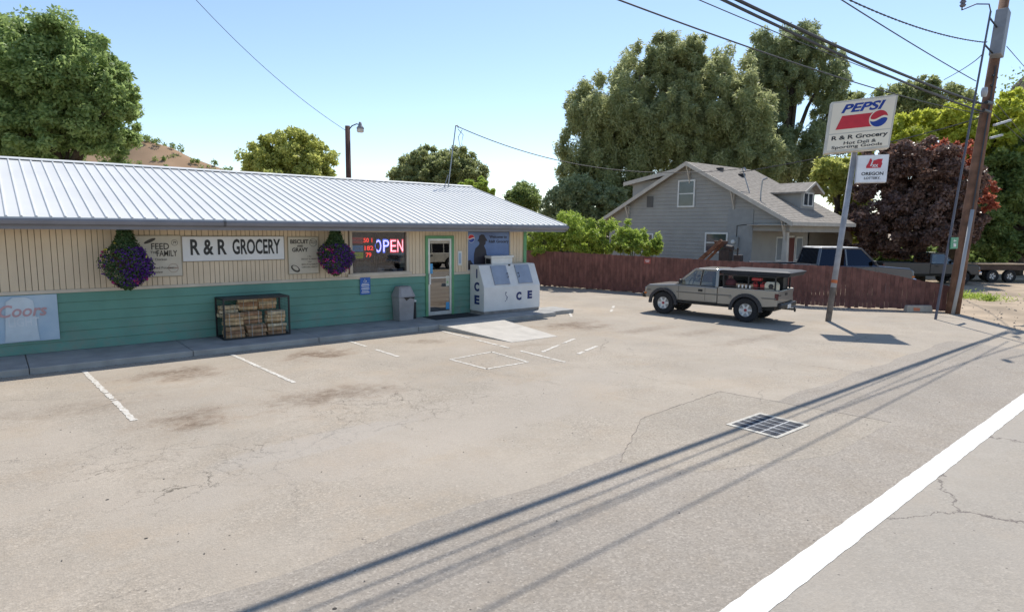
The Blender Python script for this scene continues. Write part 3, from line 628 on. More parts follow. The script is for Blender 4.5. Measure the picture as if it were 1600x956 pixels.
# ice chest
ic = thing('ice_chest', 'large white ice storage chest with two sloping grey doors and blue ICE letters', 'ice chest', (12.78, 15.75, .13))
ix0, ix1, iy0, iy1 = 11.62, 13.94, 15.34, 16.09
M_ice = mat('chest white', (.72, .71, .69), .4, var=.06, bump=.03)
M_icel = mat('navy letters', (.015, .03, .14), .5)
prof = [(iy0, .22), (iy0, .98), (iy0+.30, 1.66), (iy1, 1.66), (iy1, .22)]
mb = MB(); mb.prism(prof, ix0, ix1, lambda y, z, x: (x, y, z)); mb.build('body', M_ice, ic, bevel=.02)
mb = MB(); mb.box((ix0+.02, iy0+.02, .135), (ix1-.02, iy1, .218)); mb.build('plinth', mat('plinth', (.28, .25, .23), .6, var=.3), ic, bevel=.004)
sv = Vector((0, .30, .68)).normalized(); sn = Vector((0, -sv.z, sv.y))
for (xa, xb) in ((12.05, 12.67), (13.03, 13.63)):
    o0 = Vector((0, iy0, .98))
    def q_(x, s_, h): return Vector((x, o0.y, o0.z))+sv*s_+sn*h
    mb = MB(); mb.hexa([q_(xa, .06, -.01), q_(xb, .06, -.01), q_(xb, .70, -.01), q_(xa, .70, -.01), q_(xa, .06, .035), q_(xb, .06, .035), q_(xb, .70, .035), q_(xa, .70, .035)])
    dd = mb.build('hatch', mat('hatch grey', (.33, .36, .42), .35, metal=.3), ic, bevel=.01)
    hx = xb-.05 if xa < 12.5 else xa+.05
    mb = MB(); mb.tube([q_(hx, .28, .035), q_(hx, .28, .08), q_(hx, .42, .08), q_(hx, .42, .035)], .012, 6); mb.build('handle', M_bm, dd)
mb = MB(); mb.box((12.80, iy0+.275, 1.60), (12.88, iy0+.31, 1.655)); mb.build('latch', M_bm, ic)
mb = MB(); mb.box((12.2, 15.72, 1.66), (13.05, 16.05, 1.86)); cu_ = mb.build('compressor', M_wht, ic, bevel=.01)
mb = MB(); mb.box((12.18, 15.70, 1.862), (13.10, 16.06, 1.93)); mb.build('cover', M_wht, cu_, bevel=.012)
mb = MB(); mb.box((12.185, 15.76, 1.68), (12.196, 16.0, 1.84)); mb.build('vent_grille', M_bm, cu_)
for i, ch in enumerate('ICE'): text(ch, .36, 'letter', M_icel, ic, (ix0-.004, 15.72, 1.38-i*.41), rot=(R(90), 0, R(-90)), offset=.018, width=.06 if ch == 'I' else .26)
text('C', .33, 'letter', M_icel, ic, (13.02, iy0-.004, .63), offset=.02, width=.22)
text('E', .33, 'letter', M_icel, ic, (13.48, iy0-.004, .65), offset=.02, width=.20)
mb = MB(); rr = random.Random(4)
for i in range(8):
    z = .50+i*.038; a = 12.49+.03*math.sin(i*.8)+rr.uniform(-.01, .01)-(.03 if i == 0 else 0); mb.box((a, iy0-.005, z), (a+rr.uniform(.015, .045), iy0-.001, z+.035))
mb.build('peeled_letter', M_icel, ic)

# hanging flower baskets
def leaves(n_or_pts, size, aspect=.5, nrm=None, hang=0, seed=0, jit=.3, up=0.0):
    """numpy: one quad leaf per point; returns verts, faces"""
    rg = np.random.default_rng(seed); pts = np.asarray(n_or_pts, float); n = len(pts)
    d = rg.normal(size=(n, 3)); 
    if nrm is not None: d = d*.75+nrm*1.0
    d[:, 2] += up
    d /= np.linalg.norm(d, axis=1)[:, None]+1e-9
    a = rg.normal(size=(n, 3))
    if hang: a = a*(1-hang); a[:, 2] -= hang*1.6
    a -= d*(a*d).sum(1)[:, None]; a /= np.linalg.norm(a, axis=1)[:, None]+1e-9
    b = np.cross(d, a); s = size*rg.uniform(1-jit, 1+jit, n)[:, None]
    l = a*s; w_ = b*s*aspect*.5
    v = np.stack([pts, pts+l*.5+w_, pts+l, pts+l*.5-w_], 1).reshape(-1, 3)
    return v
def leaf_obj(name, v, m, parent=None):
    me = bpy.data.meshes.new(name); n = len(v); k = n//4
    off = np.zeros(3)
    p = parent
    while p: off = off+np.array(p.location); p = p.parent
    v = (v-off).astype(np.float32)
    me.vertices.add(n); me.vertices.foreach_set('co', v.ravel()); me.loops.add(n); me.loops.foreach_set('vertex_index', np.arange(n, dtype=np.int32))
    me.polygons.add(k); me.polygons.foreach_set('loop_start', np.arange(0, n, 4, dtype=np.int32)); me.polygons.foreach_set('loop_total', np.full(k, 4, dtype=np.int32))
    me.update(); me.validate(); me.materials.append(m)
    o = bpy.data.objects.new(name, me); C.objects.link(o); o.parent = parent; return o
M_bleaf = leafmat('basket leaves', (.035, .075, .03), (.10, .17, .06))
def fl(name, c): return mat(name, c, .6, var=.3, scale=10)
M_fp = leafmat('purple petals', (.05, .01, .13), (.13, .03, .30), trans=.25); M_fm = leafmat('magenta petals', (.30, .02, .14), (.55, .05, .25), trans=.25); M_fy = leafmat('yellow petals', (.6, .5, .05), (.75, .65, .1))
def basket(cx, cy, z0, z1, r, label, seed, npink, purple_side):
    rg = np.random.default_rng(seed); t = thing('hanging_basket', label, 'flower basket', (cx, cy, z0))
    h = z1-z0
    mb = MB(); mb.lathe([(.001, z0+h*.30), (r*.35, z0+h*.33), (r*.48, z0+h*.55), (r*.5, z0+h*.56), (r*.46, z0+h*.54), (.001, z0+h*.5)], Matrix.Translation((cx, cy, 0)), 20); mb.build('pot', mat('basket coir', (.12, .07, .04), .9), t, smooth=True)
    mb = MB()
    for k in range(3):
        a = k*2.1+.3; mb.tube([(cx+r*.48*math.cos(a), cy+r*.48*math.sin(a), z0+h*.55), (cx, cy, z1+.02)], .004, 4)
    mb.build('hanger', M_bm, t)
    def shell(n, zl, zh, k=1.0):
        u = rg.uniform(zl, zh, n); th_ = rg.uniform(0, 2*np.pi, n)
        prof_ = np.interp(u, [0, .08, .25, .45, .62, .75, .9, 1], [.12, .45, .88, 1.0, .80, .48, .32, .26])
        rad = r*prof_*np.sqrt(rg.uniform(.45, 1.08, n))*k
        rad *= 1+.12*np.sin(3*th_+u*9)
        return np.stack([cx+rad*np.cos(th_), cy+rad*np.sin(th_)*.85, z0+u*h], 1), np.stack([np.cos(th_), np.sin(th_), u*0+.2], 1)
    p, nn_ = shell(6500, 0, 1); leaf_obj('foliage', leaves(p, .045, .6, nn_, seed=seed), M_bleaf, t)
    p, nn_ = shell(5200, .06, .70, 1.06); keep = rg.random(len(p)) < np.clip(.45+purple_side*(p[:, 0]-cx)/r*.9, .08, 1); tag(leaf_obj('flowers', leaves(p[keep], .042, .95, nn_[keep], seed=seed+1), M_fp, t), kind='stuff')
    p, nn_ = shell(int(npink*9), .02, .66, 1.1); 
    cl = p[rg.integers(0, len(p), npink)]; pp = np.repeat(cl, 9, 0)+rg.normal(size=(npink*9, 3))*.02
    tag(leaf_obj('flowers', leaves(pp, .045, .95, None, seed=seed+2), M_fm, t), kind='stuff')
    p, nn_ = shell(10, .5, .8, 1.12); tag(leaf_obj('flowers', leaves(np.repeat(p, 5, 0)+rg.normal(size=(50, 3))*.012, .035, .9, None, seed=seed+3), M_fy, t), kind='stuff')
basket(2.22, 15.62, 1.42, 2.70, .48, 'left hanging basket of purple petunias with trailing green leaves', 11, 20, .9)
basket(6.95, 15.62, 1.55, 2.70, .45, 'right hanging basket of dense purple and magenta petunias by shop window', 12, 70, .35)

# ============================================================ FENCE
M_fence = mat('red brown fence boards', (.195, .085, .068), .8, var=.4, scale=2.2, bump=.4, bscale=25)
fen = thing('board_fence', 'long weathered red-brown board fence dropping lower towards the utility pole', 'fence', (23.6, 11.1, 0))
F = [(18.6, 30.5), (20.87, 22.68), (23.65, 11.02), (24.35, 9.75), (26.25, 7.05)]
FZ = [1.75, 1.72, 1.54, 1.52, .90]
mbs = [MB(), MB()]; mr = MB(); mp = MB(); rr = random.Random(9); k = 0
for i in range(4):
    a, b_ = Vector((*F[i], 0)), Vector((*F[i+1], 0)); d = b_-a; L_ = d.length; d.normalize(); n = Vector((d.y, -d.x, 0)); n = n if n.x < 0 else -n
    s_ = 0
    while s_ < L_-.02:
        w_ = rr.uniform(.135, .148); t = s_/L_; zt = FZ[i]+(FZ[i+1]-FZ[i])*t+rr.uniform(-.018, .018); zt2 = FZ[i]+(FZ[i+1]-FZ[i])*(s_+w_)/L_+rr.uniform(-.01, .01)
        p0 = a+d*s_; p1 = a+d*min(s_+w_-.006, L_); q0 = n*.02*rr.uniform(.6, 1.1); z0 = rr.uniform(.02, .07)
        mbs[k % 2].hexa([p0+Vector((0, 0, z0)), p1+Vector((0, 0, z0)), p1+q0+Vector((0, 0, z0)), p0+q0+Vector((0, 0, z0)), p0+Vector((0, 0, zt)), p1+Vector((0, 0, zt2)), p1+q0+Vector((0, 0, zt2)), p0+q0+Vector((0, 0, zt))])
        s_ += w_; k += 1
    for f_ in (.25, .8): mr.bar(a-n*.03+Vector((0, 0, FZ[i]*f_)), b_-n*.03+Vector((0, 0, FZ[i+1]*f_)), .04, .09)
    for j in range(int(L_/2.4)+1):
        c = a+d*j*2.4-n*.07; zt = FZ[i]+(FZ[i+1]-FZ[i])*min(1, j*2.4/L_)-.08; mp.box((c.x-.045, c.y-.045, 0), (c.x+.045, c.y+.045, zt))
mbs[0].f and mbs[0].build('board_panel', M_fence, fen); mbs[1].build('board_panel', mat('red brown fence boards b', (.17, .072, .058), .8, var=.4, scale=3, bump=.4, bscale=25), fen)
mr.build('rail', M_fence, fen); mp.build('post', M_fence, fen)
c = P(1012, 408, 0, 21.6); 
t = thing('fence_notice', 'small faded red notice nailed to the board fence', 'notice', (c.x-.08, c.y, c.z-.15))
dF = (Vector((*F[2], 0))-Vector((*F[1], 0))).normalized()
# point on the fence line seen at that spot
def onfence(px, py, off=.035):
    A_, B_ = Vector((*F[1], 0)), Vector((*F[2], 0)); r_ = ray(px, py); nn_ = Vector((dF.y, -dF.x, 0)); o = Vector((0, 0, CAMH)); tt = (A_-o).dot(nn_)/r_.dot(nn_); q = o+r_*tt
    nn2 = nn_ if nn_.x < 0 else -nn_; return q+nn2*off
q = onfence(1012, 408); t.location = q; mb = MB()
for dz, z0 in ((0, 0),): mb.bar(q-dF*.15, q+dF*.15, .006, .22)
mb.build('face', mat('faded red notice', (.42, .10, .08), .6, var=.4, scale=20), t)
mb = MB(); mb.bar(q-dF*.10+Vector((-.006, 0, .03)), q+dF*.10+Vector((-.006, 0, .03)), .004, .03); mb.bar(q-dF*.07+Vector((-.006, 0, -.03)), q+dF*.08+Vector((-.006, 0, -.03)), .004, .02); mb.build('print', M_sgn, t)

# ============================================================ HOUSE
HX, HXE = 29.0, 36.0           # gable rake plane, far end
RYh, RZh, LY, LZ, SY, SZ = 20.46, 6.43, 26.66, 3.32, 14.44, 3.23
WXh = 29.45                    # gable wall
house = thing('grey_house', 'grey gabled house with shingle roof and two dormers behind the board fence', 'house', (32, 20, 0))
M_grey = mat('grey lap siding', (.33, .32, .30), .75, var=.08, scale=1.5)
M_shin = mat('grey shingles', (.30, .265, .225), .95, var=.25, scale=5, bump=.7, bscale=18)
M_htrim = mat('pale trim', (.50, .46, .40), .6)
M_hwht = mat('window white', (.66, .66, .64), .5)
M_hglass = mat('house glass', (.05, .065, .08), .06, var=.3, scale=2, spec=.8)
NW = 16.75                     # front wall behind the porch
def zroof(y): return RZh-(y-RYh)*(RZh-LZ)/(LY-RYh) if y > RYh else RZh-(RYh-y)*(RZh-SZ)/(RYh-SY)
# gable wall with lap boards
mb = MB(); z = 0
while z < RZh-.3:
    z1 = z+.20
    def ylim(zz):
        hi = min(LY-.55, LY-(zz-LZ)/(RZh-LZ)*(LY-RYh) if zz > LZ else 1e9)
        lo = NW if zz < 2.75 else (SY+.35 if zz < SZ+.05 else SY+(zz-SZ)/(RZh-SZ)*(RYh-SY))
        return lo, hi
    l0, h0 = ylim(z); l1, h1 = ylim(z1)
    if z >= 2.75 and z1 > SZ: pass
    l1 = max(l1, l0) if z1 < 2.75 or z > 2.75 else l0
    mb.hexa([(WXh-.028, l0, z+.004), (WXh-.028, h0, z+.004), (WXh+.1, h0, z+.004), (WXh+.1, l0, z+.004), (WXh-.006, l1, z1), (WXh-.006, h1, z1), (WXh+.1, h1, z1), (WXh+.1, l1, z1)])
    z = z1
gw = mb.build('gable_wall', M_grey, house)
mb = MB(); mb.box((WXh+.1, NW, 0), (HXE-.3, NW+.15, SZ+.7)); mb.box((WXh+.1, LY-.7, 0), (HXE-.3, LY-.55, LZ)); mb.box((HXE-.45, NW, 0), (HXE-.3, LY-.55, LZ)); mb.prism([(SY+.5, SZ-.02), (LY-.5, LZ-.02), (RYh, RZh-.3)], HXE-.42, HXE-.3, lambda y, z, x: (x, y, z)); mb.build('wall', M_grey, house)
mb = MB(); mb.box((WXh+.12, SY+.38, 2.76), (HXE-.3, SY+.48, SZ-.02)); mb.build('porch_beam', M_grey, house)
# roof
mb = MB(); th = .12
for ya, za in ((SY, SZ), (LY, LZ)):
    mb.hexa([(HX, ya, za-th), (HXE, ya, za-th), (HXE, RYh, RZh-th), (HX, RYh, RZh-th), (HX, ya, za), (HXE, ya, za), (HXE, RYh, RZh), (HX, RYh, RZh)])
hroof = mb.build('roof', M_shin, house)
mb = MB()   # shingle courses as slight steps
for ya, za in ((SY, SZ), (LY, LZ)):
    n = 34
    for i in range(n):
        t0_, t1_ = i/n, (i+1)/n; y0, z0 = ya+(RYh-ya)*t0_, za+(RZh-za)*t0_; y1, z1 = ya+(RYh-ya)*t1_, za+(RZh-za)*t1_
        mb.hexa([(HX+.01, y0, z0+.001), (HXE-.01, y0, z0+.001), (HXE-.01, y1, z1+.001), (HX+.01, y1, z1+.001), (HX+.01, y0, z0+.016), (HXE-.01, y0, z0+.016), (HXE-.01, y1, z1+.003), (HX+.01, y1, z1+.003)])
mb.build('shingles', M_shin, hroof)
mb = MB()
for ya, za in ((SY, SZ), (LY, LZ)): mb.hexa([(HX-.035, ya, za-.2), (HX-.002, ya, za-.2), (HX-.002, RYh, RZh-.2), (HX-.035, RYh, RZh-.2), (HX-.035, ya, za+.02), (HX-.002, ya, za+.02), (HX-.002, RYh, RZh+.02), (HX-.035, RYh, RZh+.02)])
mb.build('rake_board', M_htrim, house)
mb = MB(); mb.box((HX, SY-.03, SZ-.17), (HXE, SY-.002, SZ+.01)); mb.build('fascia', M_htrim, house)
mb = MB(); mb.box((HX+.02, SY+.01, SZ-.16), (HXE-.05, NW, SZ-.13)); mb.build('porch_ceiling', M_htrim, house)
# brackets
for y in (RYh, 17.75, 15.0, 24.6):
    zt = zroof(y)-.16; mb = MB(); xo = HX+.02
    mb.bar((xo, y, zt-.05), (WXh-.03, y, zt-.05), .08, .08); mb.bar((WXh-.05, y, zt), (WXh-.05, y, zt-.95), .07, .07); mb.bar((xo+.06, y, zt-.08), (WXh-.06, y, zt-.80), .06, .07)
    mb.build('bracket', M_htrim, house)
def hwin(name, y0, y1, z0, z1, split=True, parent=house, x=WXh-.05, blind=None):
    mb = MB(); w_ = .09
    mb.box((x-.03, y0, z0), (x+.02, y0+w_, z1)); mb.box((x-.03, y1-w_, z0), (x+.02, y1, z1)); mb.box((x-.03, y0+w_, z0), (x+.02, y1-w_, z0+w_)); mb.box((x-.03, y0+w_, z1-w_), (x+.02, y1-w_, z1))
    if split: mb.box((x-.015, y0+w_, (z0+z1)/2-.03), (x+.02, y1-w_, (z0+z1)/2+.03))
    wv = mb.build(name, M_hwht, parent)
    mb = MB(); mb.box((x-.004, y0+w_, z0+w_), (x+.015, y1-w_, z1-w_)); mb.build('pane', M_hglass, wv)
    return wv
a, b_ = P(1060, 282, 0, WXh-.05), P(1085, 324, 0, WXh-.05); hwin('window', b_.y, a.y, b_.z, a.z)
a, b_ = P(984, 364, 0, WXh-.05), P(1020, 396, 0, WXh-.05); hwin('window', b_.y, a.y, b_.z, a.z)
a, b_ = P(1102, 363, 0, WXh-.05), P(1136, 396, 0, WXh-.05); hwin('window', b_.y, a.y, b_.z, a.z)
a, b_ = P(1011, 307, 0, WXh-.04), P(1020, 324, 0, WXh-.04); mb = MB(); mb.box((WXh-.045, b_.y, b_.z), (WXh-.02, a.y, a.z)); mb.build('gable_vent', mat('vent grey', (.10, .10, .10), .7), house)
a, b_ = P(1138, 327, 0, WXh-.04), P(1176, 360, 0, WXh-.04)
mb = MB(); mb.box((WXh-.05, b_.y, .2), (WXh-.03, a.y, a.z-.02)); mb.build('wall_patch', mat('grey panel', (.28, .285, .28), .7), house)
mb = MB(); c = P(1145, 381, 0, WXh-.2); mb.box((WXh-.18, c.y-.25, c.z-.3), (WXh-.051, c.y+.2, c.z+.35)); mt_ = mb.build('meter_box', mat('meter grey', (.25, .26, .26), .5), house, bevel=.01)
mb = MB(); mb.lathe([(.001, .0), (.11, 0), (.1, .07), (.001, .1)], Matrix.Translation((WXh-.181, c.y, c.z+.1)) @ Matrix.Rotation(R(-90), 4, 'Y'), 16); mb.build('meter', M_hwht, mt_)
mb = MB(); mb.tube([(WXh-.06, c.y-.1, c.z+.35), (WXh-.06, c.y-.1, 3.05), (WXh-.06, c.y-.5, 3.1), (WXh-.06, c.y-1.2, 3.1)], .02, 6); mb.build('conduit', M_bm, house)
# low wing to the right
mb = MB(); mb.box((HXE-.29, NW+.6, 0), (43, 22, 3.0)); mb.build('wing_wall', mat('brown siding', (.20, .165, .125), .8), house)
mb = MB(); mb.hexa([(HXE-.2, NW-.2, 2.95), (43.4, NW-.2, 2.95), (43.4, 20, 4.0), (HXE-.2, 20, 4.0), (HXE-.2, NW-.2, 3.07), (43.4, NW-.2, 3.07), (43.4, 20, 4.12), (HXE-.2, 20, 4.12)]); mb.build('wing_roof', M_shin, house)
# porch
cp = P(1221, 395, 1, 15.0); mb = MB(); mb.hexa([(29.45, 14.85, 0), (29.75, 14.85, 0), (29.75, 15.15, 0), (29.45, 15.15, 0), (29.5, 14.9, 2.76), (29.7, 14.9, 2.76), (29.7, 15.1, 2.76), (29.5, 15.1, 2.76)]); mb.build('porch_column', M_htrim, house)
mb = MB(); mb.box((33.0, NW-.05, .4), (33.95, NW-.005, 2.45)); mb.build('front_door', mat('door red', (.12, .03, .025), .5), house)
mb = MB(); mb.box((32.9, NW-.04, .4), (32.995, NW-.004, 2.55)); mb.box((33.955, NW-.04, .4), (34.05, NW-.004, 2.55)); mb.box((32.9, NW-.04, 2.46), (34.05, NW-.004, 2.56)); mb.build('door_trim', M_hwht, house)
for xa in (32.0, 34.15): mb = MB(); mb.box((xa, NW-.04, 1.2), (xa+.75, NW-.004, 2.5)); pw = mb.build('window', M_hwht, house); mb = MB(); mb.box((xa+.08, NW-.05, 1.28), (xa+.67, NW-.042, 2.42)); mb.build('pane', mat('curtain glass', (.22, .25, .28), .3), pw)
# right dormer: gable facing the road
dx0, dx1 = 32.6, 34.1; dfy = 15.85; dz = zroof(dfy); dzt = dz+.95; drz = dzt+.38; dxm = (dx0+dx1)/2
def yon(z): return RYh-(RZh-z)*(RYh-SY)/(RZh-SZ)
dmb = MB()
dmb.prism([(dfy, dz-.02), (dfy, dzt), (yon(dzt)+.2, dzt)], dx0, dx0+.06, lambda y, z, x: (x, y, z)); dmb.prism([(dfy, dz-.02), (dfy, dzt), (yon(dzt)+.2, dzt)], dx1-.06, dx1, lambda y, z, x: (x, y, z))
dmb.prism([(dx0+.061, dz-.02), (dx1-.061, dz-.02), (dx1-.061, dzt), (dxm, drz), (dx0+.061, dzt)], dfy, dfy+.06)
dorm = dmb.build('dormer', M_grey, house)
ov = .3
for sg in (-1, 1):
    xe = dxm+sg*((dx1-dx0)/2+ov); ze = dzt-ov*(drz-dzt)/((dx1-dx0)/2)
    mb = MB(); fy = dfy-.35
    mb.hexa([(xe, fy, ze-.03), (dxm, fy, drz-.03), (dxm, yon(drz)+.1, drz-.03), (xe, yon(ze)+.1, ze-.03), (xe, fy, ze+.05), (dxm, fy, drz+.05), (dxm, yon(drz)+.2, drz+.05), (xe, yon(ze)+.2, ze+.05)]); mb.build('dormer_roof', M_shin, dorm)
mb = MB(); mb.bar((dxm-(dx1-dx0)/2-ov, dfy-.37, dzt-ov*.5-.0), (dxm, dfy-.37, drz+.0), .03, .12); mb.bar((dxm+(dx1-dx0)/2+ov, dfy-.37, dzt-ov*.5), (dxm, dfy-.37, drz+.0), .03, .12); mb.build('dormer_trim', M_htrim, dorm)
mb = MB()
for (xa, xb, za, zb) in ((dxm-.55, dxm-.47, dz+.12, dz+.85), (dxm+.47, dxm+.55, dz+.12, dz+.85), (dxm-.04, dxm+.04, dz+.12, dz+.85), (dxm-.47, dxm-.04, dz+.12, dz+.19), (dxm+.04, dxm+.47, dz+.12, dz+.19), (dxm-.47, dxm-.04, dz+.78, dz+.85), (dxm+.04, dxm+.47, dz+.78, dz+.85)): mb.box((xa, dfy-.04, za), (xb, dfy-.003, zb))
dw = mb.build('window', M_hwht, dorm); mb = MB(); mb.box((dxm-.47, dfy-.02, dz+.19), (dxm+.47, dfy-.004, dz+.78)); mb.build('pane', M_hglass, dw)
# rear dormer seen over the left slope
a, b_ = P(979, 284, 0, 30.6), P(1030, 268, 0, 30.6)
mb = MB(); qd = P(990, 286, 0, 30.75); yL = qd.y; zL = zroof(yL); zT = qd.z
mb.prism([(yL, zL-.05), (yL, zT-.02), (RYh+.6, RZh-.45)], 30.7, 30.78, lambda y, z, x: (x, y, z)); mb.box((30.78, yL-.08, zL-.05), (35.2, yL, zT)); rd = mb.build('rear_dormer', M_grey, house)
mb = MB(); mb.hexa([(30.35, yL+.45, zT-.12), (35.4, yL+.45, zT-.12), (35.4, RYh+.15, RZh-.08), (30.35, RYh+.15, RZh-.08), (30.35, yL+.45, zT+.02), (35.4, yL+.45, zT+.02), (35.4, RYh+.15, RZh+.06), (30.35, RYh+.15, RZh+.06)]); mb.build('dormer_roof', M_shin, rd)
mb = MB(); mb.hexa([(30.32, yL+.45, zT-.2), (30.348, yL+.45, zT-.2), (30.348, RYh+.15, RZh-.16), (30.32, RYh+.15, RZh-.16), (30.32, yL+.45, zT+.03), (30.348, yL+.45, zT+.03), (30.348, RYh+.15, RZh+.07), (30.32, RYh+.15, RZh+.07)]); mb.build('dormer_trim', M_htrim, rd)
# roof furniture
mast0 = P(1158, 299, 0, 29.7); mb = MB(); mt0 = Vector((29.9, 17.2, zroof(17.2))); mt1 = P(1160, 264, 0, 29.9); mb.tube([mt0, mt1], .03, 6); mb.tube([mt1, mt1+Vector((0, -.12, .05)), mt1+Vector((0, -.2, -.1))], .035, 6); hm = mb.build('service_mast', MATS['galvanised'], house)
p0 = Vector((30.1, 16.7, zroof(16.7))); mb = MB(); mb.tube([p0, p0+Vector((0, 0, .35)), p0+Vector((0, -.05, .9))], .035, 6); mb.tube([p0+Vector((0, -.05, .9)), p0+Vector((.1, -.25, 1.0))], .05, 6); mb.build('vent_pipe', MATS['galvanised'], house)
for (yy, xx) in ((19.8, 31.2), (19.3, 32.6)): mb = MB(); mb.box((xx-.15, yy-.15, zroof(yy)-.05), (xx+.15, yy+.12, zroof(yy)+.14)); mb.build('roof_vent', M_bm, house)

# ============================================================ VEHICLES
def wheel(root, x, y, r, wd, style, name='wheel', side=1, rimcol=None):
    M_t = mat('tyre rubber', (.022, .022, .024), .85, var=.3, scale=20, bump=.5, bscale=60)
    Mx = Matrix.Translation((x, y, r)) @ Matrix.Rotation(R(-90)*side, 4, 'X')   # z of the wheel points outwards
    rm = r*.56
    mb = MB(); mb.lathe([(rm*.98, -wd*.5), (rm, wd*.36), (rm*.93, wd*.42), (rm*.88, wd*.30), (rm*.30, wd*.18), (.001, wd*.2)], Mx, 32)
    rim = mb.build(name, rimcol or mat('alloy', (.5, .49, .47), .4, metal=.6), root, smooth=True, world=False)
    mb = MB()
    for k in range(style):
        a = 2*math.pi*k/style; q = Mx @ Matrix.Rotation(a, 4, 'Z')
        mb.hexa([q @ Vector(v) for v in ((rm*.2, -rm*.20, wd*.22), (rm*.92, -rm*.13, wd*.30), (rm*.92, rm*.13, wd*.30), (rm*.2, rm*.20, wd*.22), (rm*.2, -rm*.17, wd*.33), (rm*.92, -rm*.10, wd*.40), (rm*.92, rm*.10, wd*.40), (rm*.2, rm*.17, wd*.33))])
    mb.build('spokes', mat('alloy light', (.78, .77, .74), .45), rim, world=False)
    mb = MB(); mb.lathe([(rm*.84, wd*.12), (rm*.2, wd*.10)], Mx, 24); mb.build('brake_shadow_disc', mat('dark steel', (.03, .03, .03), .6), rim, world=False)
    mb = MB(); mb.lathe([(.001, wd*.44), (rm*.2, wd*.42), (rm*.22, wd*.25)], Mx, 16); mb.build('hub_cap', mat('hub red', (.35, .03, .05), .4) if style == 6 else M_bm, rim, world=False)
    mb = MB(); prof_ = [(rm*.97, -wd*.45), (r*.80, -wd*.52), (r*.95, -wd*.5), (r, -wd*.38), (r, wd*.38), (r*.95, wd*.5), (r*.80, wd*.52), (rm*.97, wd*.42)]
    mb.lathe(prof_, Mx, 40)
    for k in range(36):
        q = Mx @ Matrix.Rotation(2*math.pi*k/36, 4, 'Z'); mb.hexa([q @ Vector(v) for v in ((r*.965, -.018, -wd*.48), (r*.965, .018, -wd*.48), (r*.965, .018, wd*.48), (r*.965, -.018, wd*.48), (r*1.01, -.014, -wd*.44), (r*1.01, .014, -wd*.44), (r*1.01, .014, wd*.44), (r*1.01, -.014, wd*.44))])
    mb.build('tyre', M_t, rim, world=False)
    return rim
def arch(cx, r, z0, n=12, x_from=None):
    a0 = math.asin(max(-1, min(1, (z0-cx[1])/r)))
    return [(cx[0]+r*math.cos(a), cx[1]+r*math.sin(a)) for a in [a0+(math.pi-2*a0)*i/n for i in range(n+1)]]
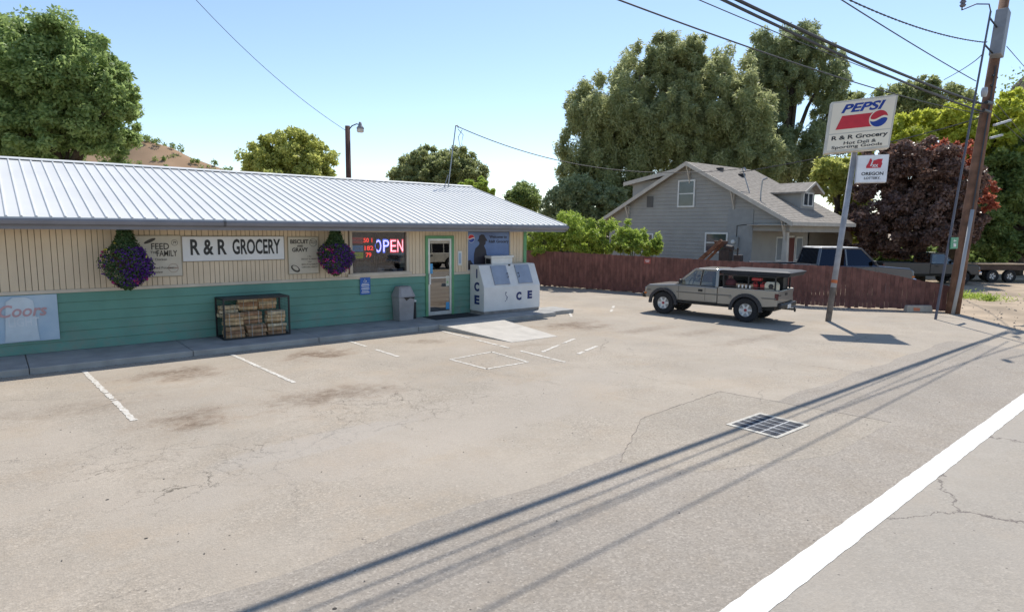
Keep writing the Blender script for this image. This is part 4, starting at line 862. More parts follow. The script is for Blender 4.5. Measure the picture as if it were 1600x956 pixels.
def vehicle(name, label, cat, loc, rz, sc, paint, p):
    """p: wb, r(tyre), hw, sill, belt, hood, roof, nose, tail, cowl, cab_rear, wind_top, bed"""
    t = thing(name, label, cat, loc, rz); t.scale = (sc, sc, sc)
    wb, r, hw = p['wb'], p['r'], p['hw']; xf, xr = wb/2, -wb/2; sill, belt, roof = p['sill'], p['belt'], p['roof']; ra = r*1.22
    def bld(mb, n, m, par=t, bevel=0, smooth=False): return mb.build(n, m, par, bevel=bevel, smooth=smooth, world=False)
    fa = arch((xf, r), ra, sill); rar = arch((xr, r), ra, sill); cr = p['cab_rear']; ch = p.get('chin', sill)
    top = [(p['nose'], ch), (p['nose']+.03, p['hood']-.30), (p['nose']-.04, p['hood']-.10), (p['nose']-.16, p['hood']-.03), (p['cowl']+.5, belt-.02), (p['cowl'], belt+.02)]
    if p['bed']:
        front = [(p['nose'], ch)]
        poly = top+[(cr, belt), (cr, sill)]+fa[::-1]
        mb = MB(); mb.prism(poly, -hw, hw); body = bld(mb, 'body', paint, bevel=.05)
        # bed
        bz = p.get('rail', belt-.02); xt = p['tail']; br = cr-.02
        side = [(br, bz), (xt, bz), (xt, sill+.06)]+rar[::-1][::-1][::-1]+[(br, sill)]
        side = [(br, sill), (br, bz), (xt, bz), (xt, sill+.06)]+rar[::-1]
        for s_ in (1, -1): mb = MB(); mb.prism(side, s_*(hw-.07), s_*hw); bed = bld(mb, 'bed_side', paint, bevel=.02)
        mb = MB(); mb.box((xt+.04, -hw+.07, sill+.14), (br-.01, hw-.07, sill+.18)); mb.box((br-.06, -hw+.07, sill+.18), (br-.01, hw-.07, bz-.02)); bld(mb, 'bed_floor', mat('bed liner', (.03, .03, .03), .8), bed)
        mb = MB(); mb.box((xt-.01, -hw+.075, sill+.17), (xt+.035, hw-.075, bz-.01)); tg = bld(mb, 'tailgate', paint, bevel=.012)
        mb = MB(); mb.box((xt-.022, -.12, bz-.2), (xt-.011, .12, bz-.11)); bld(mb, 'handle', M_bm, tg)
        for s_ in (1, -1):
            mb = MB(); mb.box((xt-.008, s_*(hw-.17), sill+.28), (xt+.10, s_*(hw+.008), bz-.10)); bld(mb, 'tail_light', mat('tail light', (.10, .015, .02), .2), bevel=.01)
    else:
        xt = p['tail']
        poly = top+[(xt+.05, belt), (xt, belt-.1), (xt, sill)]+rar[::-1]+fa[::-1]
        mb = MB(); mb.prism(poly, -hw, hw); body = bld(mb, 'body', paint, bevel=.05)
    # cabin
    hb, ht = hw-.05, hw-.17; wt = p['wind_top']; rr_ = p.get('roof_rear', cr+.10); rb = cr+.03
    Af, Ar = (p['cowl']-.02, belt), (wt, roof-.03); 
    mb = MB()
    for s_ in (1, -1):
        A0, A1 = Vector((Af[0], s_*hb, belt)), Vector((wt, s_*ht, roof-.04)); C0, C1 = Vector((rb, s_*hb, belt)), Vector((rr_, s_*ht, roof-.04))
        mb.bar(A0, A1, .055, .06); mb.bar(C0, C1, .10, .05)
        for fx in p['pillars']:
            q0 = A0.lerp(C0, fx); q1 = A1.lerp(C1, (A0.lerp(C0, fx).x+ (A1.x-A0.x)*0 - A1.x)/(C1.x-A1.x)) if False else Vector((q0.x-.05, s_*ht, roof-.04)); mb.bar(q0, q1, .07, .04)
        mb.bar(A1, C1, .07, .06)
    bld(mb, 'pillars', paint, body, bevel=.01)
    mb = MB(); mb.hexa([(wt+.03, -ht-.02, roof-.05), (rr_-.03, -ht-.02, roof-.05), (rr_-.03, ht+.02, roof-.05), (wt+.03, ht+.02, roof-.05), (wt-.10, -ht+.08, roof+.01), (rr_+.05, -ht+.08, roof+.01), (rr_+.05, ht-.08, roof+.01), (wt-.10, ht-.08, roof+.01)]); bld(mb, 'roof', p.get('roofpaint', paint), bevel=.035)
    gm = p.get('glass', glassmat('car glass', (.30, .34, .36), .10))
    for s_ in (1, -1):
        mb = MB(); mb.quad((Af[0]-.05, s_*(hb+.004), belt+.01), (rb+.04, s_*(hb+.004), belt+.01), (rr_+.03, s_*(ht+.004), roof-.07), (wt-.02, s_*(ht+.004), roof-.07)); bld(mb, 'side_window', gm, body)
    mb = MB(); mb.quad((Af[0]+.01, -hb+.03, belt+.01), (Af[0]+.01, hb-.03, belt+.01), (wt+.02, ht-.03, roof-.06), (wt+.02, -ht+.03, roof-.06)); bld(mb, 'windshield', gm, body)
    mb = MB(); mb.quad((rb-.01, -hb+.06, belt+.02), (rb-.01, hb-.06, belt+.02), (rr_-.01, ht-.05, roof-.08), (rr_-.01, -ht+.05, roof-.08)); bld(mb, 'rear_window', gm, body)
    # seats, wheel, mirrors
    mb = MB()
    for s_ in (1, -1):
        mb.box((wt-.75, s_*.18, belt-.1), (wt-.60, s_*.62, belt+.32)); mb.box((wt-.73, s_*.28, belt+.34), (wt-.63, s_*.5, belt+.5))
    bld(mb, 'seat', mat('seat cloth', (.07, .065, .06), .9), bevel=.03)
    mb = MB(); c_ = Vector((p['cowl']-.42, .38, belt+.08)); mb.tube([c_+Vector((.05*math.sin(a)*-1, .18*math.cos(a), .18*math.sin(a))) for a in [i*2*math.pi/16 for i in range(17)]], .014, 6, False); bld(mb, 'steering_wheel', M_bm)
    for s_ in (1, -1):
        mb = MB(); mb.box((p['cowl']-.30, s_*(hb+.03), belt+.06), (p['cowl']-.20, s_*(hb+.20), belt+.22)); bld(mb, 'mirror', p.get('mirror', M_bm), bevel=.03)
    # door gaps, handles
    for s_ in (1, -1):
        for i, fx in enumerate([0]+p['doors']):
            x = p['cowl']-.18+(cr+.02-p['cowl']+.18)*fx if i else p['cowl']-.15
            mb = MB(); mb.box((x-.006, s_*(hw-.003), sill+.06), (x+.006, s_*(hw+.0015), belt-.04)); bld(mb, 'door_gap', M_bm, body)
        mb = MB(); x = p['cowl']-.15+(cr-p['cowl']+.15)*p['doors'][0]+.10; mb.box((x, s_*(hw+.0), belt-.19), (x+.16, s_*(hw+.022), belt-.11)); bld(mb, 'door_handle', M_bm, body, bevel=.008)
    # lamps, grille, bumpers
    n = p['nose']; hz = p['hood']
    mb = MB(); mb.box((n-.02, -hw*.52, hz-.34), (n+.045, hw*.52, hz-.10)); g = bld(mb, 'grille', mat('grille dark', (.03, .03, .035), .4), bevel=.01)
    mb = MB(); mb.box((n+.046, -hw*.52, hz-.235), (n+.06, hw*.52, hz-.205)); mb.box((n+.03, -hw*.54, hz-.10), (n+.058, hw*.54, hz-.075)); bld(mb, 'grille_bar', mat('chrome', (.7, .7, .72), .12, metal=1), g)
    for s_ in (1, -1):
        mb = MB(); mb.box((n-.07, s_*hw*.56, hz-.31), (n+.036, s_*(hw-.03), hz-.14)); bld(mb, 'headlight', mat('lamp glass', (.22, .23, .25), .06), bevel=.03)
        mb = MB(); mb.box((n-.07, s_*(hw-.10), hz-.40), (n+.045, s_*(hw+.004), hz-.335)); bld(mb, 'indicator', mat('amber', (.6, .18, .03), .2), bevel=.008)
    bm_ = p.get('bumper', MATS['chrome'])
    mb = MB(); mb.box((n-.05, -hw-.0, ch-.02), (n+.14, hw+.0, ch+.19)); bld(mb, 'front_bumper', bm_, bevel=.05)
    mb = MB(); mb.box((p['tail']-.13, -hw+.02, sill-.02), (p['tail']-.015, hw-.02, sill+.15)); bld(mb, 'rear_bumper', p.get('rbumper', bm_), bevel=.04)
    # dark chassis
    mb = MB(); mb.box((p['tail']+.2, -.5, sill-.14), (n-.3, .5, sill+.1)); mb.tube([(xr, -hw+.15, r), (xr, hw-.15, r)], .06, 8); mb.tube([(xf, -hw+.15, r), (xf, hw-.15, r)], .05, 8); bld(mb, 'chassis', mat('dark steel', (.03, .03, .03)))
    mb = MB()
    for cx_ in (xf, xr):
        for s_ in (1, -1): mb.box((cx_-ra*.98, s_*(hw-.32) if s_ > 0 else -(hw-.07), r), (cx_+ra*.98, s_*(hw-.07) if s_ > 0 else -(hw-.32), r+ra*1.02)) if False else None
    for cx_ in (xf, xr):
        for s_ in (1, -1): wheel(t, cx_, s_*(hw-.10), r, .24, p.get('spokes', 6), side=s_)
    return t, bld
M_pew = mat('pewter paint', (.315, .295, .26), .3, metal=.35, var=.04, coat=.6)
pk = dict(wb=3.12, r=.425, hw=.86, sill=.57, belt=1.15, hood=1.13, roof=1.79, nose=2.32, tail=-2.62, cowl=1.10, cab_rear=-.52, wind_top=.38, bed=True, pillars=[.60], doors=[.70], bumper=M_bm, rbumper=M_bm, chin=.60, glass=glassmat('clear car glass', (.5, .54, .52), .05), roof_rear=-.46, rail=1.17)
hd = Vector((-.71, 2.66, 0)).normalized()
tk, bld = vehicle('pickup_truck', 'tan grey extended-cab pickup with black fender flares and open tool rack under a dark lid', 'pickup', (18.27, 11.64, 0), R(100), .885, M_pew, pk)
for s_ in (1, -1):
    for cx_ in (1.56, -1.56):
        mb = MB(); rs_ = .525
        pts = [Vector((cx_+rs_*math.cos(a), s_*.885, .425+rs_*math.sin(a))) for a in [-.05+i*(math.pi+.1)/16 for i in range(17)]]
        for a_, c_ in zip(pts[:-1], pts[1:]): mb.bar(a_, c_, .11, .10, (0, 1, 0))
        bld(mb, 'fender_flare', mat('flare plastic', (.035, .035, .04), .6), bevel=.01)
mb = MB(); mb.box((-2.0, .862, .60), (2.0, .866, .63)); bld(mb, 'side_line', M_bm) if False else None
for s_ in (1, -1):
    for xa, xb in ((-2.58, -2.09), (-1.03, 1.03), (2.09, 2.26)):
        mb = MB(); mb.prism([(.845, 0), (.872, .012), (.876, .03), (.872, .048), (.845, .06)], xa, xb, lambda y, z, x: (x, s_*y, .86+z)); bld(mb, 'body_molding', mat('molding', (.17, .155, .13), .5))
    mb = MB(); mb.bar((-.50, s_*.815, 1.165), (1.10, s_*.815, 1.165), .02, .03); mb.bar((1.06, s_*.815, 1.17), (.40, s_*.70, 1.74), .02, .03); mb.bar((.40, s_*.70, 1.745), (-.42, s_*.70, 1.745), .02, .025); mb.bar((-.42, s_*.70, 1.74), (-.46, s_*.815, 1.17), .02, .03); mb.bar((.13, s_*.82, 1.17), (.08, s_*.71, 1.74), .05, .02); bld(mb, 'window_trim', M_bm)
    mb = MB(); mb.box((-1.0, s_*.80-.06, .50), (1.0, s_*.80+.06, .545)); bld(mb, 'rocker', M_bm)
mb = MB(); mb.box((-2.62, -.3, 1.02), (-2.655, .3, 1.06)) if False else mb.box((-2.64, .55, .98), (-2.632, .78, 1.02)); bld(mb, 'tailgate_mark', M_bm)
# tow hitch
mb = MB(); mb.bar((-2.3, 0, .50), (-2.98, 0, .50), .06); mb.bar((-2.95, 0, .50), (-2.95, 0, .42), .05); mb.lathe([(.001, 0), (.03, .01), (.03, .05), (.001, .06)], Matrix.Translation((-2.93, 0, .53)), 10); bld(mb, 'tow_hitch', M_bm)
mb = MB(); mb.box((-2.765, -.18, .53), (-2.752, .18, .67)); bld(mb, 'licence_plate', M_wht, bevel=.004)
mb = MB(); mb.prism(disc(-1.0, .86, .07, 16), .859, .864); bld(mb, 'fuel_flap', mat('pewter dark', (.26, .24, .205), .4))
# rack carrying the flat lid
mb = MB()
for x in (-.72, -1.6, -2.5):
    for y in (.78, -.78): mb.bar((x, y, 1.15), (x, y, 1.62), .045)
for y in (.78, -.78): mb.bar((-.70, y, 1.61), (-2.52, y, 1.61), .04); mb.bar((-.70, y, 1.22), (-2.52, y, 1.22), .03)
for x in (-.72, -1.6, -2.5): mb.bar((x, -.78, 1.62), (x, .78, 1.62), .04)
mb.box((-2.45, -.72, .72), (-.70, -.2, 1.55)); mb.box((-1.3, -.2, .72), (-.75, .5, 1.36))
bld(mb, 'bed_rack', M_bm)
mb = MB(); lz = 1.64
mb.hexa([(-.66, -.84, lz), (-2.92, -.84, lz), (-2.92, .84, lz), (-.66, .84, lz), (-.60, -.90, lz+.10), (-3.02, -.90, lz+.14), (-3.02, .90, lz+.14), (-.60, .90, lz+.14)])
mb.hexa([(-.60, -.90, lz+.141), (-3.02, -.90, lz+.141), (-3.02, .90, lz+.141), (-.60, .90, lz+.141), (-.78, -.74, lz+.19), (-2.86, -.74, lz+.19), (-2.86, .74, lz+.19), (-.78, .74, lz+.19)])
lidp = bld(mb, 'cargo_lid', mat('lid black', (.028, .032, .042), .6, var=.1, spec=.25), bevel=.02)
mb = MB(); mb.box((-2.9, .50, lz+.13), (-2.6, .7, lz+.16)); bld(mb, 'sticker', mat('pale sticker', (.4, .45, .5), .5), lidp) if False else None
# things carried in the rack
def cargo(name, label, cat, x, y, z, fn, group=None):
    Mw = Matrix.Translation(tk.location) @ Matrix.Rotation(tk.rotation_euler.z, 4, 'Z') @ Matrix.Scale(.885, 4)
    o = thing(name, label, cat, Mw @ Vector((x, y, z)), tk.rotation_euler.z); o.scale = (.885,)*3
    fn(o); return o
M_redp = mat('red plastic', (.38, .025, .025), .4)
def jerry(o):
    mb = MB(); mb.box((-.11, -.07, 0), (.11, .07, .19)); mb.build('body', M_redp, o, bevel=.03, world=False)
    mb = MB(); mb.tube([(-.07, 0, .18), (-.06, 0, .24), (.04, 0, .24), (.05, 0, .18)], .015, 6); mb.build('handle', M_redp, o, world=False)
    mb = MB(); mb.tube([(.08, 0, .18), (.09, 0, .23)], .03, 8); mb.build('cap', M_bm, o, world=False)
cargo('fuel_can', 'red fuel can in the pickup rack nearest the tailgate box', 'fuel can', -2.08, .68, 1.17, jerry)
cargo('fuel_can', 'red fuel can in the middle of the pickup rack', 'fuel can', -1.78, .66, 1.16, jerry)
def redbox(o):
    mb = MB(); mb.box((-.16, -.1, 0), (.16, .1, .10)); mb.build('body', M_redp, o, bevel=.015, world=False); mb = MB(); mb.box((-.06, -.02, .1), (.06, .02, .13)); mb.build('handle', M_bm, o, world=False)
cargo('toolbox', 'red flat toolbox hanging under the pickup lid', 'toolbox', -1.85, .66, 1.46, redbox)
def board_box(o):
    mb = MB(); mb.box((-.22, -.1, 0), (.22, .12, .20)); mb.hexa([(-.22, -.1, .2), (.22, -.1, .2), (.22, .12, .2), (-.22, .12, .2), (-.16, -.06, .28), (.16, -.06, .28), (.16, .1, .28), (-.16, .1, .28)]); mb.build('body', mat('cream plastic', (.6, .55, .42), .5), o, bevel=.012, world=False)
    mb = MB(); mb.prism(disc(0, .13, .085, 14), .121, .135); mb.build('hole_ring', M_bm, o, world=False)
cargo('cooler', 'cream cooler box with round dark opening at rear of pickup rack', 'cooler', -2.36, .66, 1.17, board_box)
def tray(o):
    mb = MB(); mb.box((-.3, -.12, 0), (.3, .12, .16)); mb.build('body', mat('tan crate', (.33, .22, .14), .7), o, bevel=.01, world=False)
    mb = MB()
    for i in range(4): mb.lathe([(.001, 0), (.035, 0), (.035, .10), (.001, .11)], Matrix.Translation((-.2+i*.13, .13, .02)), 10)
    mb.build('jars', M_wht, o, world=False)
cargo('crate', 'tan crate with white jars in the pickup rack', 'crate', -1.45, .64, 1.17, tray)
def bagf(o):
    mb = MB(); mb.lathe([(.001, 0), (.16, .02), (.2, .12), (.16, .24), (.06, .3), (.001, .3)], Matrix.Diagonal((1.1, .7, 1, 1)), 14); mb.build('sack', mat('maroon cloth', (.10, .03, .035), .9), o, smooth=True, world=False); mb = MB(); mb.tube([(-.05, 0, .28), (0, .0, .36), (.05, 0, .28)], .012, 5); mb.build('strap', M_bm, o, world=False)
cargo('duffel_bag', 'dark maroon bag behind the pickup cab', 'bag', -.92, .62, 1.17, bagf)

# full-size pickups behind the fence
rv = Vector((.77, -.64, 0)); ang = math.atan2(rv.y, rv.x)
M_blue = mat('silver paint', (.085, .09, .105), .25, metal=.3, coat=.8, var=.03); M_wpnt = mat('white roof paint', (.62, .6, .56), .4)
big = dict(wb=3.9, r=.41, hw=.96, sill=.62, belt=1.28, hood=1.24, roof=2.02, nose=2.95, tail=-3.0, cowl=1.55, cab_rear=-.95, wind_top=.85, bed=True, pillars=[.52], doors=[.42, .72], spokes=5, roof_rear=-.78, roofpaint=M_wpnt, rail=1.34, glass=glassmat('tinted glass', (.05, .06, .09), .02, .02, (.35, .42, .6)))
o, _ = vehicle('pickup_truck', 'dark grey crew-cab pickup with pale roof and navy tinted windows parked behind the board fence', 'pickup', (27.9, 12.15, .05), ang, 1.04, M_blue, big)
drk = dict(wb=3.7, r=.40, hw=.95, sill=.60, belt=1.22, hood=1.20, roof=1.85, nose=2.8, tail=-2.7, cowl=1.45, cab_rear=.0, wind_top=.8, bed=True, pillars=[], doors=[.85], spokes=5, roof_rear=.1, rail=1.26)
o, _ = vehicle('pickup_truck', 'charcoal pickup with chrome bumper parked left of the flatbed trailer', 'pickup', P(1450, 445, 2, 0)+Vector((.9, .7, 0)), ang-.05, .93, mat('charcoal paint', (.035, .033, .035), .4, coat=.5), drk)
# pale estate car across the road, seen mirrored in the shop door
suv = dict(wb=2.9, r=.38, hw=.92, sill=.50, belt=1.12, hood=1.08, roof=1.80, nose=2.3, tail=-2.35, cowl=1.05, cab_rear=-2.15, wind_top=.45, bed=False, pillars=[.32, .62], doors=[.33, .62], spokes=5, roof_rear=-2.0, rbumper=M_bm, glass=mat('black car glass', (.015, .016, .02), .08))
o, _ = vehicle('parked_car', 'cream sport utility car mirrored in the shop door glass', 'car', (22.6, -4.2, 0), R(180), 1.0, mat('cream car paint', (.55, .52, .43), .35, coat=.6, var=.03), suv)

# flatbed trailer
tp = P(1548, 441, 2, 0); ft = thing('flatbed_trailer', 'low wooden flatbed trailer with dark wheels parked under trees at right', 'trailer', tp, ang)
mb = MB()
for i in range(10): mb.box((-1.9, -.1+i*.2, .98+.002*(i % 2)), (4.6, .09+i*.2, 1.05))
mb.build('deck', mat('old deck wood', (.20, .14, .09), .85, var=.3, bump=.4), ft, world=False)
mb = MB(); mb.box((-1.9, -.12, .72), (4.6, -.04, .96)); mb.box((-1.9, 1.85, .72), (4.6, 1.93, .96)); mb.box((-1.95, -.12, .72), (-1.88, 1.9, 1.12)); 
for i in range(5): mb.box((-1.5+i*1.4, -.03, .74), (-1.42+i*1.4, 1.84, .92))
mb.build('chassis', mat('rusty brown', (.09, .055, .04), .8, var=.4), ft, world=False)
for x in (0, 1.0):
    for y, sd in ((.0, -1), (1.8, 1)): wheel(ft, x, y, .36, .22, 5, side=sd, rimcol=mat('dull rim', (.22, .2, .18), .7))
ft.location.z = 0
# rusty machine behind the fence
rp = P(1118, 402, 0, 25.5); rm_ = thing('log_splitter', 'rusty orange sloping beam machine standing behind the board fence', 'machine', (rp.x, rp.y, 0))
M_rust = mat('rust', (.20, .095, .055), .85, var=.5, scale=8, bump=.3)
a, b_ = P(1092, 400, 0, 25.5), P(1128, 376, 0, 25.5); mb = MB(); mb.bar(a+Vector((0, .3, -.5)), b_, .14, .16); mb.bar(a+Vector((.2, 0, -.5)), b_+Vector((.3, .1, -.15)), .10, .10); mb.build('beam', M_rust, rm_, bevel=.01)
mb = MB(); mb.box((25.45, b_.y-.42, 1.3), (25.8, b_.y+.1, b_.z-.40)); mb.box((25.5, b_.y-.95, 1.3), (25.75, b_.y-.6, b_.z-.62)); mb.tube([(25.6, b_.y-.5, b_.z-.35), (25.6, b_.y-.1, b_.z-.30)], .13, 12); mb.tube([(25.6, b_.y-.75, 1.4), (25.6, b_.y-.75, b_.z-.30)], .04, 8); mb.build('engine', mat('dark engine', (.05, .035, .03), .7, var=.4, scale=9), rm_, bevel=.03)
mb = MB(); mb.hexa([(25.5, b_.y-.08, b_.z-.30), (25.75, b_.y-.08, b_.z-.30), (25.75, b_.y+.3, b_.z-.30), (25.5, b_.y+.3, b_.z-.30), (25.45, b_.y-.15, b_.z-.02), (25.8, b_.y-.15, b_.z-.02), (25.8, b_.y+.4, b_.z-.02), (25.45, b_.y+.4, b_.z-.02)]); mb.build('hopper', mat('dark rust', (.10, .045, .03), .8), rm_, bevel=.02)
mb = MB(); 
for y in (-1.3, .5): mb.tube([(25.6, b_.y+y, 0), (25.6, b_.y+y*.6, 1.3)], .05, 6)
mb.build('stand', M_rust, rm_)

# ============================================================ ROADSIDE SIGN
sb = Vector((20.15, 8.68, 0)); dpt = (sb-Vector((0, 0, CAMH))).dot(fw)
# the sign's own plane stands square to the photo's line of sight, leaning with its post
def SP(px, py, k=0): return PD(px, py, dpt+k)
sg = thing('pole_sign', 'tall grey post with cream soft drink and grocery sign above lottery sign', 'sign', sb)
ptop = SP(1335, 239, .06); pm = sb.lerp(ptop, .28); pm2 = sb.lerp(ptop, .40)
M_post = mat('grey post paint', (.36, .36, .38), .5, var=.25, scale=3)
mb = MB(); mb.tube([sb, ptop+(ptop-sb)*.01], .085, 14); mb.build('post', M_post, sg, smooth=True)
mb = MB(); mb.tube([sb+(ptop-sb)*.002, sb.lerp(ptop, .20)], .0865, 14, False); mb.build('weathered_base', mat('post brown', (.20, .16, .13), .8, var=.4, scale=5), sg, smooth=True)
mb = MB(); mb.tube([sb.lerp(ptop, .225), sb.lerp(ptop, .245)], .088, 14, False); mb.build('orange_band', mat('orange band', (.6, .16, .05), .6), sg)
# main cabinet quad (tl, tr, br, bl)
def cabinet(name, tl, tr, br, bl, dep_t, m_face, m_side, ky=(0, 0)):
    """four photo corners -> a real box with thickness, right side a little nearer or farther"""
    q = [SP(*tl, ky[0]), SP(*tr, ky[1]), SP(*br, ky[1]), SP(*bl, ky[0])]
    nrm = (q[1]-q[0]).cross(q[3]-q[0]).normalized()
    if nrm.dot(fw) < 0: nrm = -nrm
    mb = MB(); mb.hexa([q[3], q[2], q[2]+nrm*dep_t, q[3]+nrm*dep_t, q[0], q[1], q[1]+nrm*dep_t, q[0]+nrm*dep_t]); o = mb.build(name, m_side, sg, bevel=.015)
    ux = (q[1]-q[0]); uz = (q[0]-q[3])
    def at(u, v, h=.004): 
        a = q[3].lerp(q[2], u); b_ = q[0].lerp(q[1], u); return a.lerp(b_, v)-nrm*h
    return o, at, nrm, q
M_cs = mat('cream sign face', (.86, .77, .62), .5, var=.06, scale=1); M_rimc = mat('sign cabinet', (.62, .58, .5), .6)
cab, at, nrm, q = cabinet('cabinet', (1299.5, 160), (1404, 147), (1389.5, 231), (1288, 240), .22, None, M_rimc, (.0, -.42))
def facequad(u0, u1, v0, v1, h, m, name, par, at_=None):
    at_ = at_ or at; mb = MB(); mb.quad(at_(u0, v0, h), at_(u1, v0, h), at_(u1, v1, h), at_(u0, v1, h)); return mb.build(name, m, par)
facequad(.03, .97, .37, .965, .004, M_cs, 'upper_face', cab); facequad(.03, .97, .045, .35, .004, M_cs, 'lower_face', cab)
def face_poly(pts, m, name, par, h=.008, at_=None):
    at_ = at_ or at; mb = MB(); mb.quad(*[at_(u, v, h) for u, v in pts]); return mb.build(name, m, par)
def face_text(s_, u, v, wu, hv, m, par, at_=None, shear=0, offset=.0, h=.008, bold=.02):
    at_ = at_ or at
    cu = bpy.data.curves.new('lettering', 'FONT'); cu.body = s_; cu.size = 1; cu.align_x = 'CENTER'; cu.align_y = 'CENTER'; cu.shear = shear; cu.offset = bold; cu.resolution_u = 4
    to = bpy.data.objects.new('tmp', cu); C.objects.link(to); bpy.context.view_layer.update()
    me = bpy.data.meshes.new_from_object(to.evaluated_get(bpy.context.evaluated_depsgraph_get())); bpy.data.objects.remove(to); bpy.data.curves.remove(cu)
    xs = [p_.co.x for p_ in me.vertices]; ys = [p_.co.y for p_ in me.vertices]; x0, x1, y0, y1 = min(xs), max(xs), min(ys), max(ys)
    off = Vector((0, 0, 0)); pp = par
    while pp: off += pp.location; pp = pp.parent
    for p_ in me.vertices: p_.co = at_(u+((p_.co.x-x0)/(x1-x0)-.5)*wu, v+((p_.co.y-y0)/(y1-y0)-.5)*hv, h)-off
    me.materials.clear(); me.materials.append(m); o = bpy.data.objects.new('lettering', me); C.objects.link(o); o.parent = par; return o
M_nav = mat('deep blue', (.015, .05, .30), .5); M_rd = mat('sign red', (.60, .03, .045), .5)
cab_p = cab
sgr = sg
face_text('PEPSI', .50, .835, .66, .17, M_nav, sgr, shear=.30, bold=.035)
face_poly([(.12, .44), (.70, .44), (.70, .70), (.195, .70)], M_rd, 'red_band', sgr)
asp = (q[1]-q[0]).length/(q[0]-q[3]).length
def ru(r): return r/asp
gc, gv, gr_ = .765, .575, .155
face_poly([(gc+ru(gr_*1.12)*math.cos(a), gv+gr_*1.12*math.sin(a)) for a in [i*2*math.pi/36 for i in range(36)]], M_cs, 'logo_ring', sgr, .011)
for sgn, m_ in ((1, M_rd), (-1, M_nav)):
    a0 = R(10); pts = [(gc+ru(gr_)*math.cos(a), gv+sgn*gr_*math.sin(a)) for a in [a0+i*(math.pi-2*a0)/18 for i in range(19)]]
    pts += [(gc+ru(gr_)*x, gv+gr_*(.13*sgn+.20*math.sin(x*2.8))) for x in np.linspace(-.93, .93, 12)]
    face_poly(pts, m_, 'logo_cap', sgr, .014)
face_text('R & R Grocery', .51, .265, .86, .105, M_blk, sgr, bold=.03)
face_text('Hot Deli &', .53, .165, .50, .062, M_blk, sgr, bold=.02); face_text('Sporting Goods', .49, .085, .78, .075, M_blk, sgr, bold=.02)
lc, at2, n2, q2 = cabinet('lottery_cabinet', (1340.5, 243), (1390, 241), (1385, 285), (1336, 286), .12, None, mat('white cabinet', (.62, .62, .64), .5), (-.13, -.30))
facequad(.02, .98, .02, .98, .004, mat('lottery face', (.84, .84, .86), .5), 'face', lc, at2)
oreg = [(.30, .52), (.30, .60), (.36, .72), (.40, .86), (.44, .86), (.46, .80), (.56, .80), (.66, .84), (.80, .84), (.78, .74), (.80, .66), (.76, .52)]
face_poly(oreg, M_rd, 'emblem', sgr, .008, at2)
face_text('/', .47, .70, .10, .22, M_sgn, sgr, at2, h=.011, bold=.05); face_text('xx', .58, .60, .20, .10, M_sgn, sgr, at2, h=.011, bold=.03)
face_text('OREGON', .52, .32, .70, .12, M_blk, sgr, at2, bold=.03); face_text('LOTTERY.', .53, .16, .52, .09, M_blk, sgr, at2, bold=.03)
mb = MB(); mb.bar(SP(1337, 244, .10), SP(1341, 244, .05), .03); mb.bar(SP(1333, 281, .06), SP(1337, 281, .02), .03); mb.build('sign_arm', M_post, sg)

# ============================================================ UTILITY POLE AND WIRES
ub = Vector((25.75, 6.9, 0)); ut = P(1569.5, 0, 1, 6.9); utop = ub+(ut-ub)*1.18
up_ = thing('utility_pole', 'tall leaning wooden utility pole with grey equipment box near the top', 'utility pole', ub)
M_pole = mat('pole wood', (.20, .105, .065), .9, var=.4, scale=3, bump=.6, bscale=18)
def upole(z): return ub+(ut-ub)*(z/ut.z)
mb = MB(); mb.tube([ub-Vector((0, 0, .1)), upole(3), upole(7), utop], [.22, .20, .175, .14], 18); mb.build('shaft', M_pole, up_, smooth=True)
mb = MB(); c0 = upole(8.6)+Vector((-.30, -.0, 0)); c1 = upole(10.6)+Vector((-.30, 0, 0)); mb.bar(upole(8.9)+Vector((-.27, -.1, 0)), upole(10.5)+Vector((-.27, -.1, 0)), .42, .36, (0, 1, 0)); bx_ = mb.build('equipment_box', mat('box grey', (.24, .25, .27), .5, var=.15), up_, bevel=.03)
for z in (9.2, 10.2): mb = MB(); mb.bar(upole(z)+Vector((-.2, 0, 0)), upole(z)+Vector((.22, 0, 0)), .06, .5, (0, 0, 1)); mb.build('strap', M_bm, up_)
mb = MB(); mb.tube([ub+Vector((-.24, -.08, 0)), upole(1.2)+Vector((-.22, -.12, 0)), upole(3.6)+Vector((-.20, -.14, 0))], .06, 10); mb.build('conduit', mat('conduit grey', (.38, .38, .38), .5, var=.1), up_, smooth=True)
mb = MB(); mb.tube([upole(3.6)+Vector((-.20, -.14, 0)), upole(8.6)+Vector((-.18, -.12, 0))], .025, 6); mb.build('riser_cable', MATS['cable black'], up_)
# left-hand thin mast
a, b_, c_ = P(1463, 484, 1, 6.75), P(1509, 230, 1, 6.75), P(1548, 18, 1, 6.75)
gm_ = thing('steel_mast', 'thin steel mast leaning beside the wooden utility pole', 'mast', a)
mb = MB(); mb.tube([Vector((a.x, a.y, 0)), b_, c_], [.04, .034, .03], 8); mb.build('tube', mat('dull steel', (.10, .10, .125), .5, var=.2), gm_)
h0, h1, h2 = P(1545, 13, 1, 6.7), P(1525, 12, 1, 6.7), P(1503, 16, 1, 6.7); mb = MB(); mb.tube([c_, h0+Vector((0, 0, .12)), h1+Vector((0, 0, .1)), h2, h2+Vector((-.05, 0, .5)), P(1506, 6, 1, 6.7)], .02, 5); mb.build('jumper_wire', MATS['cable black'], gm_)
mb = MB(); q0 = P(1505, 2, 1, 6.7); mb.lathe([(.001, -.18), (.06, -.17), (.09, -.12), (.05, -.08), (.09, -.03), (.05, .02), (.09, .07), (.04, .3), (.001, .32)], Matrix.Translation(q0), 12); mb.build('insulator', mat('insulator', (.16, .15, .17), .3), gm_, smooth=True)
